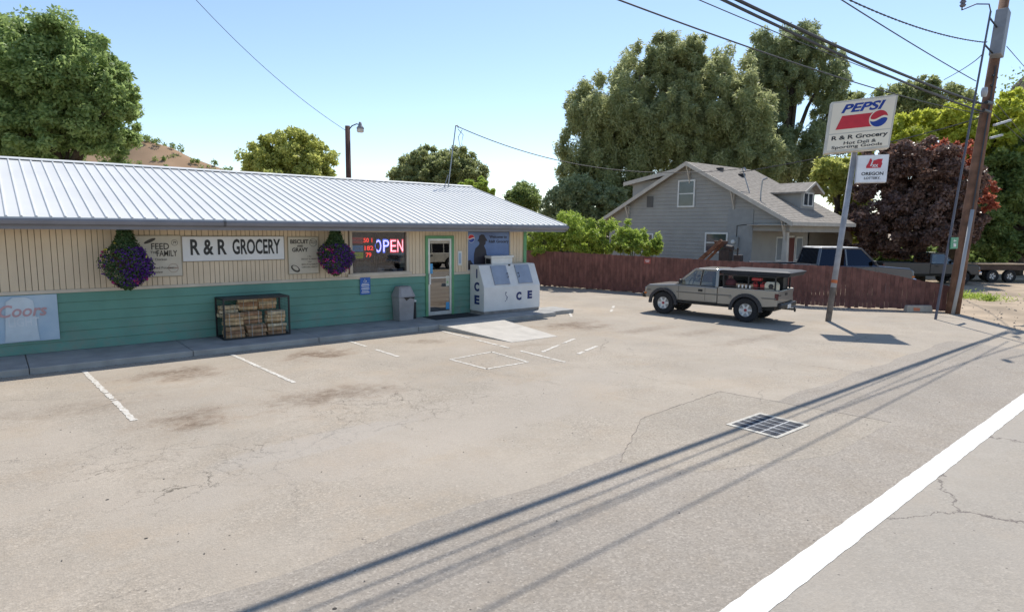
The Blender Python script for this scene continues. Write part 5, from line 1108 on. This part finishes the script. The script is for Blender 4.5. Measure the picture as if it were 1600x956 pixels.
for z in (9.0, 9.9): 
    p0 = upole(z); k = (z-a.z)/(c_.z-a.z); p1 = a.lerp(c_, min(1, (z)/(c_.z))); mb = MB(); mb.bar(p0+Vector((-.1, 0, 0)), Vector((p1.x, 6.75, z)), .04); mb.build('standoff', M_bm, up_)
# green number sign
gs = thing('number_sign', 'small green sign with white arrow and number on the steel mast', 'sign', P(1494, 380, 1, 6.68))
g0, g1 = P(1484.5, 389, 1, 6.68), P(1497.5, 371, 1, 6.68); mb = MB(); mb.box((g0.x, 6.67, g0.z), (g1.x, 6.69, g1.z)); mb.build('plate', mat('green sign', (.02, .27, .14), .5), gs, bevel=.006)
gxm = (g0.x+g1.x)/2; text('966', .16, 'lettering', M_sgn, gs, (gxm, 6.664, g0.z+.12), width=.28, offset=.01)
mb = MB(); mb.box((gxm-.10, 6.662, g1.z-.125), (gxm+.12, 6.667, g1.z-.095)); mb.add([(gxm-.16, 6.664, g1.z-.11), (gxm-.07, 6.664, g1.z-.05), (gxm-.07, 6.664, g1.z-.17)], [(0, 1, 2)]); mb.build('arrow', M_sgn, gs)
# hardware and small arms on the pole
for (pxs, r_) in ((((1541, 160), (1550, 162)), .06), (((1537, 172), (1547, 176)), .05)):
    a_, b2_ = P(*pxs[0], 1, 6.68), P(*pxs[1], 1, 6.68); mb = MB(); mb.tube([a_, b2_], r_, 8); mb.build('clamp', M_bm, up_)
mb = MB(); mb.lathe([(.001, -.16), (.08, -.15), (.10, 0), (.08, .14), (.001, .16)], Matrix.Translation(P(1538, 144, 1, 6.66)), 14); mb.build('canister', mat('pale canister', (.4, .42, .45), .5), up_, smooth=True)
for p_, q_2 in (((1553, 196), (1579, 188)), ((1547, 216), (1566, 211))): mb = MB(); mb.bar(P(*p_, 1, 6.8), P(*q_2, 1, 6.6), .07); mb.build('side_arm', mat('pale steel', (.45, .45, .46), .5), up_)
for z in (7.9, 8.25): mb = MB(); mb.bar(upole(z)+Vector((-.32, -.1, 0)), upole(z)+Vector((.28, -.1, 0)), .05); mb.build('step_bolt', M_bm, up_)

def wire(label, pts, r, name='overhead_cable', twist=0, n=60, ext=None, mtl='cable black'):
    """pts: world points; smooth curve through them"""
    pts = [Vector(p_) for p_ in pts]; t_ = [0]
    for i in range(1, len(pts)): t_.append(t_[-1]+(pts[i]-pts[i-1]).length)
    deg = min(2, len(pts)-1); t_ = np.array(t_)/t_[-1]
    cf = [np.polyfit(t_, [p_[k] for p_ in pts], deg) for k in range(3)]
    lo = ext if ext is not None else 0
    tt = np.linspace(lo, 1, n); cur = [Vector([np.polyval(c, x) for c in cf]) for x in tt]
    cur[-1] = pts[-1]
    mb = MB()
    if twist:
        for s_ in range(2):
            mb.tube([c+Vector((0, math.cos(i*1.9+s_*math.pi)*r*.9, math.sin(i*1.9+s_*math.pi)*r*.9)) for i, c in enumerate(cur)], r, 6)
    else: mb.tube(cur, r, 6)
    o = mb.build(name, MATS[mtl]); tag(o, label, 'cable'); return o
W = lambda x, y, Y=6.9: P(x, y, 1, Y)
wire('upper of two thick black cables sagging to the utility pole', [Vector((-16, 6.9, 9.0)), W(1166, 0), W(1412, 125), W(1537, 161)], .036, n=120)
wire('lower of two thick black cables sagging to the utility pole', [Vector((-16, 6.9, 8.9)), W(1141, 0), W(1319, 94), W(1537, 175)], .030, n=120)
wire('straight dark cable reaching pole above the two thick ones', [Vector((-16, 5.6, 9.0)), W(1316, 0, 6.2), W(1412, 62, 6.3), W(1525, 127, 6.7)], .015, n=120)
wire('twisted dark cable meeting the pole below its equipment box', [Vector((-12, 6.6, 11.5)), W(1331, 0, 6.8), W(1397, 31, 6.8), W(1459, 53, 6.8), W(1542, 66, 6.8)], .013, twist=1, n=260)
wire('thin cable crossing the willow tops leftmost in the sky', [Vector((-14, 6.2, 7.0)), W(978, 0, 6.3), W(1150, 65, 6.3), W(1325, 131, 6.5), W(1541, 178, 7.0)], .013, n=120)
wire('thin cable crossing the willows just left of the thick pair', [Vector((-14, 6.0, 7.2)), W(1100, 5, 6.2), W(1212, 50, 6.2), W(1381, 117, 6.4), W(1541, 170, 7.0)], .009, n=120)
wire('thin service wire from the pole rising from tree tops', [P(1475, 125, 0, 38), P(1505, 108, 0, 33), W(1534, 86)], .016)
for (a_, b2_, lb) in (((1573, 73), (1640, 150), 'thin wire leaving the pole to the right near the equipment box'), ((1556, 160), (1640, 262), 'thin wire leaving the pole right beside the thick cable clamps'), ((1552, 178), (1660, 275), 'lowest thin wire leaving the pole to the right')):
    e = PD(*b2_, 60); wire(lb, [P(*a_, 1, 6.9), P((a_[0]+b2_[0])/2, (a_[1]+b2_[1])/2+3, 1, 4.4) if False else P(*a_, 1, 6.9).lerp(e, .5), e], .014)
wire('service wire sagging between the store mast and the house', [t0+Vector((.1, 0, -.02)), PD(870, 250, 27.5), PD(1010, 269, 30.5), mt1+Vector((0, .1, 0))], .017)
wire('frayed service wire from house mast to the utility pole', [mt1+Vector((0, -.1, 0)), PD(1240, 262, 29.5), PD(1290, 249, 28), PD(1420, 205, 26.5), upole(6.8)], .020)

# ============================================================ LAMP POST BEHIND STORE
lp = P(545, 280, 1, 32.0); lb_ = Vector((lp.x, 32.0, 0)); lt = P(543, 197, 1, 32.0)
lamp = thing('street_lamp', 'brown wooden pole with curved arm lamp behind the store roof', 'street lamp', lb_)
mb = MB(); mb.tube([lb_, lt], [.17, .13], 14); mb.build('pole', mat('brown pole', (.09, .045, .035), .9, var=.3), lamp, smooth=True)
a0_, a1_, a2_, a3_ = P(545, 203, 1, 31.9), P(550, 197, 1, 31.8), P(557, 194, 1, 31.6), P(562, 195, 1, 31.5)
mb = MB(); mb.tube([a0_, a1_, a2_, a3_], .03, 8); mb.build('arm', M_bm, lamp)
lh = P(563, 203, 1, 31.5); mb = MB(); mb.lathe([(.001, .36), (.07, .34), (.09, .20), (.14, .12), (.20, .04), (.19, -.02), (.001, 0)], Matrix.Translation(lh+Vector((0, 0, .05))), 18); lhd = mb.build('head', mat('lamp head', (.22, .22, .23), .5), lamp, smooth=True)
mb = MB(); mb.lathe([(.18, .02), (.185, -.12), (.14, -.17), (.001, -.18)], Matrix.Translation(lh+Vector((0, 0, .03))), 18); mb.build('refractor', mat('refractor glass', (.55, .52, .48), .2), lhd, smooth=True)
wire('thin wire from the lamp pole up to the left sky', [PD(306, 0, 24), PD(420, 112, 28), lt-Vector((.1, 0, .25))], .012)

# ============================================================ GROUND DETAILS
gd = thing('storm_grate', 'rectangular iron storm grate set in a pale frame in the asphalt', 'grate', (8.5, 4.4, 0))
gx0, gx1, gy0, gy1 = 8.04, 8.99, 4.02, 4.80
mb = MB(); fr = .05
mb.box((gx0, gy0, .009), (gx1, gy0+fr, .016)); mb.box((gx0, gy1-fr, .009), (gx1, gy1, .016)); mb.box((gx0, gy0+fr, .009), (gx0+fr+.02, gy1-fr, .016)); mb.box((gx1-fr-.02, gy0+fr, .009), (gx1, gy1-fr, .016))
mb.build('frame', mat('pale steel frame', (.44, .41, .35), .6, var=.2, scale=10), gd)
mb = MB(); mb.box((gx0+fr+.02, gy0+fr, .0085), (gx1-fr-.02, gy1-fr, .0105)); mb.build('pit', mat('pit dark', (.015, .02, .035), .7), gd)
mb = MB(); ix, iy = gx0+fr+.02, gy0+fr; ex, ey = gx1-fr-.02, gy1-fr
for i in range(1, 5): x = ix+(ex-ix)*i/5; mb.box((x-.009, iy, .011), (x+.009, ey, .0155))
for i in range(1, 3): y = iy+(ey-iy)*i/3; mb.box((ix, y-.009, .0112), (ex, y+.009, .0157))
mb.build('cross_bars', mat('bar steel', (.42, .42, .42), .5), gd)
mb = MB()
for i in range(1, 30):
    x = ix+(ex-ix)*i/30
    mb.box((x-.004, iy, .0108), (x+.004, ey, .0130))
mb.build('fine_bars', mat('dark iron', (.05, .055, .07), .5), gd)
wb_ = thing('wheel_stop', 'short grey concrete wheel stop with orange paint mark by utility pole', 'wheel stop', (24.8, 7.65, 0))
a, b_ = P(1417, 488, 2, 0), P(1458, 488, 2, 0); d = (b_-a).normalized(); n_ = Vector((-d.y, d.x, 0)); L_ = (b_-a).length
mb = MB(); mb.hexa([a, a+d*L_, a+d*L_+n_*.22, a+n_*.22, a+Vector((0, 0, .24))+n_*.04+d*.03, a+d*(L_-.03)+Vector((0, 0, .24))+n_*.04, a+d*(L_-.03)+n_*.18+Vector((0, 0, .24)), a+n_*.18+d*.03+Vector((0, 0, .24))]); wb_.location = a; ws = mb.build('block', mat('stop concrete', (.42, .37, .31), .9, var=.2, bump=.4), wb_, bevel=.02)
mb = MB(); p0 = a+d*.25-n_*.004; mb.hexa([p0+Vector((0, 0, .05)), p0+d*.22+Vector((0, 0, .05)), p0+d*.22+Vector((0, 0, .05))+n_*.005, p0+Vector((0, 0, .05))+n_*.005, p0+Vector((0, 0, .17))+n_*.022, p0+d*.25+Vector((0, 0, .15))+n_*.022, p0+d*.25+Vector((0, 0, .15))+n_*.03, p0+Vector((0, 0, .17))+n_*.03]); mb.build('paint_mark', mat('orange mark', (.6, .2, .1), .7), wb_)

# ============================================================ VEGETATION
def crown(spec, n, size, aspect=.5, seed=1, hang=0, sub=26, subr=.30, up=.0, fill=.25, lens=1.0):
    """spec: list of (centre Vector, rx, rz[, ry]) lobes; leaf quads gathered in clumps near each lobe's skin"""
    rg = np.random.default_rng(seed); allv = []
    vol = np.array([s_[1]*s_[2] for s_ in spec]); frac = vol/vol.sum()
    for (c, rx, rz), f_ in zip([(s_[0], s_[1], s_[2]) for s_ in spec], frac):
        N = int(n*f_); 
        k = max(10, int(sub*2.2*(rx*rz)**.5)); d = rg.normal(size=(k, 3)); d /= np.linalg.norm(d, axis=1)[:, None]
        rad = np.where(rg.random(k) < fill, rg.uniform(.2, .8, k), rg.uniform(.78, 1.02, k))[:, None]
        cc = d*rad*np.array([rx, rx, rz])+np.array(c); cr_ = subr*.78*min(rx, rz)*rg.uniform(.5, 1.35, k)
        idx = rg.integers(0, k, N); e = rg.normal(size=(N, 3)); e /= np.linalg.norm(e, axis=1)[:, None]
        rr_ = rg.uniform(.25, 1.0, N)**.6; p_ = cc[idx]+e*(cr_[idx]*rr_)[:, None]*np.array([1, 1, .75 if not hang else 1.5])
        if hang: 
            p_[:, 2] -= rg.uniform(0, 1, N)**1.5*cr_[idx]*hang*1.4
        allv.append(leaves(p_, size, aspect, e*.8+np.array([0, 0, .5])*(0 if hang else 1), hang=hang*.8, seed=seed+7, up=up))
    return np.concatenate(allv)
def trunk(base, tip, r0, limbs, parent, seed=0, m='bark'):
    rr = random.Random(seed); mb = MB(); base, tip = Vector(base), Vector(tip); mid = base.lerp(tip, .5)+Vector((rr.uniform(-.3, .3), rr.uniform(-.3, .3), 0))
    mb.tube([base-Vector((0, 0, .1)), base.lerp(mid, .5), mid, tip], [r0*1.2, r0, r0*.8, r0*.3], 10)
    for l in limbs:
        s_ = base.lerp(tip, rr.uniform(.3, .7)); l = Vector(l); q = s_.lerp(l, .5)+Vector((0, 0, (l-s_).length*.1)); mb.tube([s_, q, l], [r0*.5, r0*.32, r0*.08], 7)
    return mb.build('trunk', mat(m, (.10, .075, .055), .95, var=.4, scale=5, bump=.7, bscale=12), parent, smooth=True)
def tree(name, label, cat, lobes, depth, n, size, m, seed, aspect=.5, hang=0, trunk_r=.25, tx=None, sub=26, subr=.3, group=None, fill=.25, ddep=.25):
    """lobes: (px, py, rx_px, ry_px[, extra depth])"""
    rr = random.Random(seed); spec = []
    for l in lobes:
        dp = depth+(l[4] if len(l) > 4 else rr.uniform(-ddep, ddep)*4)
        c = PD(l[0], l[1], dp); k = dp/FPX; spec.append((c, l[2]*k, l[3]*k))
    lo = min(c.z-rz for c, rx, rz in spec)
    mx = sum((c for c, a, b_ in spec), Vector())/len(spec) if tx is None else PD(tx, lobes[0][1], depth)
    base = Vector((mx.x, mx.y, 0)); t = thing(name, label, cat, base, 0, group)
    top = max(c.z for c, a, b_ in spec)
    trunk(base, (mx.x, mx.y, top*.95), trunk_r, [tuple(c) for c, a, b_ in spec], t, seed)
    leaf_obj('crown', crown(spec, n, size, aspect, seed, hang, sub, subr, fill=fill), m, t)
    return t
L_will = leafmat('willow leaves', (.27, .31, .13), (.56, .58, .30), (.62, .60, .36), .6)
L_will2 = leafmat('willow leaves dark', (.23, .28, .14), (.50, .54, .29), None, .6)
L_big = leafmat('broad leaves', (.19, .27, .10), (.44, .55, .20), (.55, .62, .28), .58)
L_yel = leafmat('yellow green leaves', (.32, .37, .10), (.66, .66, .20), (.70, .66, .28), .58)
L_lime = leafmat('lime leaves', (.38, .44, .07), (.68, .70, .11), (.78, .76, .22), .55)
L_mid = leafmat('mid leaves', (.20, .25, .10), (.48, .50, .22), None, .58)
L_dark = leafmat('dark leaves', (.12, .19, .06), (.36, .44, .14), (.48, .52, .2), .55)
L_purp = leafmat('purple leaves', (.11, .065, .055), (.30, .19, .15), (.62, .55, .42), .4, rough=.3)
L_redl = leafmat('red leaves', (.20, .06, .04), (.62, .20, .12), (.70, .32, .16), .55)
L_sh = leafmat('shrub leaves', (.20, .30, .05), (.52, .62, .13), (.64, .68, .24), .55)
# big tree at left
tree('broadleaf_tree', 'huge bright green tree behind the left end of store roof', 'tree', [(30, 130, 95, 95), (95, 120, 80, 85), (150, 110, 45, 55), (165, 185, 52, 62), (110, 215, 85, 60), (20, 220, 80, 60), (188, 150, 26, 40), (-60, 140, 90, 100), (85, 70, 45, 38), (60, 60, 30, 25)], 38, 150000, .26, L_big, 3, trunk_r=.45, sub=14, subr=.30)
tree('broadleaf_tree', 'yellow green rounded tree behind roof left of lamp pole', 'tree', [(415, 245, 38, 34), (455, 235, 42, 32), (495, 250, 32, 26), (430, 265, 50, 28), (485, 275, 36, 25), (470, 222, 25, 15), (440, 290, 55, 22)], 36, 48000, .20, L_yel, 5, trunk_r=.25, sub=20, subr=.36, fill=.4)
tree('broadleaf_tree', 'olive green rounded tree behind roof near the service mast', 'tree', [(640, 268, 30, 26), (675, 258, 36, 30), (690, 275, 50, 26), (710, 262, 38, 30), (738, 280, 24, 26), (655, 290, 40, 22), (700, 292, 46, 24)], 60, 90000, .28, L_mid, 6, trunk_r=.4, sub=16, subr=.36, fill=.4)
tree('shrub_tree', 'small fresh green bush just above the ridge end of roof', 'tree', [(745, 290, 22, 12), (730, 298, 22, 10), (760, 298, 12, 9)], 44, 8000, .2, L_sh, 8, trunk_r=.1, sub=10)
tree('round_tree', 'small dark round clipped tree between roof slope and willows', 'tree', [(817, 308, 27, 20), (808, 314, 20, 18), (828, 314, 20, 18), (818, 300, 18, 14)], 62, 20000, .22, L_dark, 9, trunk_r=.25, sub=22, subr=.42, fill=.4)
tree('broadleaf_tree', 'low dark green tree below the willows left of the house', 'tree', [(868, 320, 24, 22), (900, 305, 36, 30), (885, 345, 40, 24), (945, 320, 34, 30), (850, 348, 18, 16)], 48, 26000, .26, L_will2, 10, trunk_r=.2)
# willows
tree('willow_tree', 'left tall drooping willow behind the grey house', 'tree', [(950, 175, 58, 60), (1010, 120, 55, 48), (1050, 85, 40, 34), (925, 230, 50, 55), (990, 190, 60, 60), (915, 170, 30, 40), (905, 280, 34, 40), (1000, 250, 60, 60), (960, 300, 60, 40), (1068, 110, 36, 46), (1085, 80, 24, 26)], 52, 190000, .32, L_will, 21, aspect=.30, hang=.5, trunk_r=.5, sub=12, subr=.26, fill=.35, tx=1000)
tree('willow_tree', 'middle drooping willow with olive crown behind house ridge', 'tree', [(1130, 120, 50, 46), (1100, 170, 40, 60), (1160, 170, 46, 55), (1120, 220, 60, 50), (1175, 215, 36, 45), (1050, 190, 34, 50), (1060, 150, 26, 40), (1190, 250, 36, 40), (1070, 250, 50, 45), (1150, 250, 50, 40)], 50, 130000, .32, L_will, 22, aspect=.30, hang=.5, trunk_r=.45, sub=12, subr=.26, fill=.35, tx=1110)
tree('willow_tree', 'right dark willow behind house with bare limbs showing', 'tree', [(1190, 110, 34, 50), (1200, 150, 36, 46), (1210, 80, 42, 34), (1255, 75, 46, 32), (1290, 115, 36, 42), (1230, 130, 40, 30), (1300, 170, 30, 40), (1265, 235, 50, 40), (1225, 250, 44, 40), (1210, 190, 20, 40)], 56, 120000, .34, L_will2, 23, aspect=.30, hang=.5, trunk_r=.5, sub=12, subr=.25, fill=.3, tx=1240)
tree('broadleaf_tree', 'dull green tree behind the tall sign and thick cables', 'tree', [(1380, 165, 42, 30), (1425, 165, 46, 32), (1470, 165, 46, 28), (1345, 200, 34, 32), (1330, 160, 20, 22), (1440, 135, 24, 14)], 62, 46000, .34, L_mid, 24, aspect=.4, hang=.4, trunk_r=.4, sub=10)
tree('broadleaf_tree', 'yellow green tree left of the sign post above the house eave', 'tree', [(1305, 275, 32, 28), (1325, 300, 28, 28), (1335, 340, 20, 40), (1290, 262, 20, 16)], 40, 20000, .24, L_yel, 25, trunk_r=.2)
tree('broadleaf_tree', 'bright lime green tree above the purple-leaved tree', 'tree', [(1440, 200, 42, 24), (1490, 185, 40, 22), (1425, 225, 30, 26), (1530, 195, 40, 28), (1580, 180, 38, 24), (1480, 220, 60, 26), (1600, 210, 40, 40), (1560, 235, 50, 30), (1620, 175, 40, 34), (1590, 160, 26, 18), (1345, 225, 20, 24), (1400, 200, 30, 20)], 44, 75000, .26, L_lime, 26, trunk_r=.4, sub=16, subr=.32)
tree('purple_tree', 'dense dark purple-leaved tree behind vehicles left of utility pole', 'tree', [(1355, 385, 30, 16), (1400, 388, 34, 14), (1385, 270, 50, 38), (1440, 250, 50, 36), (1480, 290, 44, 45), (1400, 320, 62, 42), (1450, 340, 62, 42), (1370, 350, 40, 30), (1500, 350, 30, 35), (1430, 370, 60, 25)], 36, 90000, .20, L_purp, 27, aspect=.65, trunk_r=.3, sub=18, subr=.30, tx=1440)
tree('red_tree', 'red and orange leaved tree top behind the leaning mast', 'tree', [(1490, 240, 36, 22), (1500, 265, 28, 24), (1535, 300, 20, 18), (1540, 318, 16, 14)], 37, 6500, .18, L_redl, 28, aspect=.6, trunk_r=.12, sub=14, tx=1510)
tree('broadleaf_tree', 'dark shady green tree right of the utility pole', 'tree', [(1560, 290, 48, 50), (1600, 260, 50, 50), (1590, 340, 50, 45), (1545, 350, 34, 40), (1650, 300, 50, 70), (1570, 380, 50, 22), (1620, 375, 40, 25)], 42, 80000, .26, L_dark, 29, trunk_r=.4, sub=16, tx=1600)
# shrubs behind the fence
sh = [(845, 378, 26, 18), (880, 368, 30, 22), (915, 372, 30, 20), (950, 375, 28, 18), (985, 382, 24, 12), (1012, 386, 20, 10)]
for i, (lb, sub_) in enumerate((('bright leafy shrub behind fence nearest the store corner', sh[:2]), ('bright leafy shrub mid fence with tall shoots', sh[2:4]), ('low pale shrub behind fence before the house window', sh[4:]))):
    spec = []
    for l in sub_: c = PD(l[0], l[1], 31+i*-.8); spec.append((c, l[2]*.032, l[3]*.035))
    b0_ = Vector((spec[0][0].x, spec[0][0].y, 0)); t = thing('leafy_shrub', lb, 'shrub', b0_)
    mb = MB(); rr = random.Random(i)
    for c, a_, b2_ in spec:
        for k in range(9): q = c+Vector((rr.uniform(-a_, a_), rr.uniform(-a_, a_)*.6, rr.uniform(.2, 1.1)*b2_)); mb.tube([(c.x, c.y, 0), (c.x*.5+q.x*.5, c.y*.5+q.y*.5, q.z*.5), q], [.03, .02, .005], 5)
    mb.build('stem', mat('green stem', (.12, .15, .05), .8), t)
    v1 = crown(spec, 9000, .15, .4, 70+i, 0, 20, .32)
    sp2 = []
    for c, a_, b2_ in spec:
        for k in range(8): q = c+Vector((rr.uniform(-a_, a_), rr.uniform(-a_, a_)*.5, b2_*rr.uniform(.85, 1.25))); sp2.append((q, .13, .28))
    v2 = crown(sp2, 2500, .16, .3, 80+i, 0, 30, .5); leaf_obj('foliage', np.concatenate([v1, v2]), L_sh, t)
# hedges closing the view under the trees
for i, (lb, lobes, dep, lm_) in enumerate((('dark hedge under the purple tree behind the parked pickups', [(1340, 385, 40, 22), (1400, 392, 46, 20), (1460, 395, 46, 20)], 46, L_dark), ('dark hedge under the shady tree behind the flatbed trailer', [(1520, 396, 40, 20), (1580, 398, 46, 20), (1640, 396, 50, 24)], 50, L_dark), ('low olive hedge behind the fence between store and house', [(835, 372, 30, 16), (880, 368, 36, 18), (925, 362, 30, 18)], 52, L_mid))):
    spec = [(PD(l[0], l[1], dep), l[2]*dep/FPX, l[3]*dep/FPX) for l in lobes]; b0_ = Vector((spec[1][0].x, spec[1][0].y, 0)); t = thing('hedge', lb, 'hedge', b0_)
    mb = MB()
    for c, a_, b2_ in spec: mb.tube([(c.x, c.y, 0), tuple(c)], [.08, .04], 6)
    mb.build('stem', MATS['bark'], t); sp2 = spec+[(Vector((c.x, c.y, c.z*.45)), a_*1.05, c.z*.5) for c, a_, b2_ in spec]
    leaf_obj('foliage', crown(sp2, 24000, .28, .6, 90+i, 0, 14, .4, fill=.5), lm_, t)
# weeds and verge by the pole
rg = np.random.default_rng(5)
for i, (px, py, sx_, n_) in enumerate(((1525, 466, .55, 900), (1500, 464, .35, 500), (1545, 470, .12, 300))):
    c = P(px, py, 2, 0); p_ = np.array(c)+rg.normal(size=(n_, 3))*np.array([sx_, sx_, 0]); p_[:, 2] = np.abs(rg.normal(size=n_))*.10
    o = leaf_obj('weed_patch', leaves(p_, .14, .25, None, seed=i, up=.2), L_sh); tag(o, ('bright weed tuft growing in the dirt right of the pole', 'small weeds at the foot of the utility pole', 'sparse weeds at far right of the weed tuft')[i], 'weeds')
# pebbles and debris scattered on the lot and the gravel
mb = MB(); rr = random.Random(8)
for i in range(900):
    if i >= 420: x, y, s_ = rr.uniform(-1, 9.3) if i < 800 else rr.uniform(9.4, 14.9), 14.54-abs(rr.gauss(0, .09)), rr.uniform(.004, .016)
    elif i < 140: x, y, s_ = rr.uniform(-1, 16), rr.uniform(2.6, 13.5), rr.uniform(.004, .012)
    else: x, y, s_ = rr.uniform(21, 34), rr.uniform(2.8, 9), rr.uniform(.012, .045)
    if 140 <= i < 420 and x < 26 and y > 4.2+(x-22)*.7: continue
    mb.add([(x+s_*rr.uniform(.7, 1.2)*math.cos(a), y+s_*math.sin(a), .009) for a in (0, 1.5, 3, 4.6)]+[(x, y, .009+s_*rr.uniform(.6, 1.0))], [(0, 1, 4), (1, 2, 4), (2, 3, 4), (3, 0, 4)])
tag(mb.build('gravel', mat('pebble', (.26, .22, .18), .9)), kind='stuff')
# ============================================================ HILLS
def hill(name, prof, dep, back, m, seed):
    """prof: photo skyline points; a real ridge with slopes falling to both sides"""
    rg = np.random.default_rng(seed); n = len(prof); mb = MB(); xs = np.array([p_[0] for p_ in prof]); ys = np.array([p_[1] for p_ in prof])
    X_ = np.linspace(xs[0], xs[-1], 90); Y_ = np.interp(X_, xs, ys); rows = 26; vs = []
    for j in range(rows):
        s_ = j/(rows-1)
        for i, (x, y) in enumerate(zip(X_, Y_)):
            c = PD(x, y, dep); h = c.z; dirn = Vector((c.x, c.y, 0)).normalized()
            if s_ <= .6: k = s_/.6; off = -(1-k)*h*1.9; z = h*(k**.9)
            else: k = (s_-.6)/.4; off = k*back; z = h*(1-k**1.3)
            nz = (math.sin(i*.37+j*.5)+math.sin(i*.13-j*.8)*1.2+rg.normal()*.5)*h*.018*(1 if .05 < s_ < .58 else .15)
            vs.append((c.x+dirn.x*off, c.y+dirn.y*off, max(-1, z+nz)))
    w_ = len(X_); mb.add(vs, [(j*w_+i, j*w_+i+1, (j+1)*w_+i+1, (j+1)*w_+i) for j in range(rows-1) for i in range(w_-1)])
    o = mb.build(name, m, smooth=True); o['kind'] = 'structure'; return o, vs, w_, rows
M_hill = mat('dry grass hill', (.36, .235, .14), 1, var=.0, scale=.035, dirt=(.24, .15, .085), bump=.5, bscale=.2)
hl, vs, w_, rows = hill('hill', [(-400, 235), (-100, 215), (60, 205), (180, 212), (230, 221), (262, 229), (300, 247), (345, 263), (420, 295), (520, 330), (640, 352)], 330, 300, M_hill, 1)
rg = np.random.default_rng(3); idx = []
for _ in range(900):
    j = rg.integers(int(rows*.28), int(rows*.62)); i = rg.integers(2, w_-2)
    if rg.random() < (.9 if j > rows*.52 else .18): idx.append(j*w_+i)
pts = np.array([vs[i] for i in idx]); v = []
for p_ in pts:
    s_ = rg.uniform(.8, 2.2); e = rg.normal(size=(70, 3)); e /= np.linalg.norm(e, axis=1)[:, None]; v.append(p_+rg.uniform(-5, 5, 3)*np.array([1, 1, 0])+np.array([0, 0, s_*.5])+e*s_*rg.uniform(.4, 1, (70, 1)))
o = leaf_obj('hill_scrub', leaves(np.concatenate(v), .9, .7, None, seed=4), L_dark); tag(o, kind='stuff')
hr, vs, w_, rows = hill('hill', [(1500, 345), (1530, 240), (1555, 185), (1580, 138), (1600, 118), (1640, 100), (1800, 95), (2100, 110)], 160, 200, mat('dark hill', (.045, .034, .022), 1, var=.4, scale=.08), 2)
rg = np.random.default_rng(8); pts = np.array([vs[i] for i in rg.integers(0, len(vs), 1500)])
pv_ = np.repeat(pts, 40, 0)+rg.normal(size=(len(pts)*40, 3))*np.array([1.8, 1.8, 1.2]); o = leaf_obj('hill_scrub', leaves(pv_, .8, .7, None, seed=5), L_dark); tag(o, kind='stuff')
# far tree belt on the horizon right of the store
for (i, (px, py, rx, ry)) in enumerate(((860, 356, 30, 8), (1585, 395, 40, 14))):
    pass
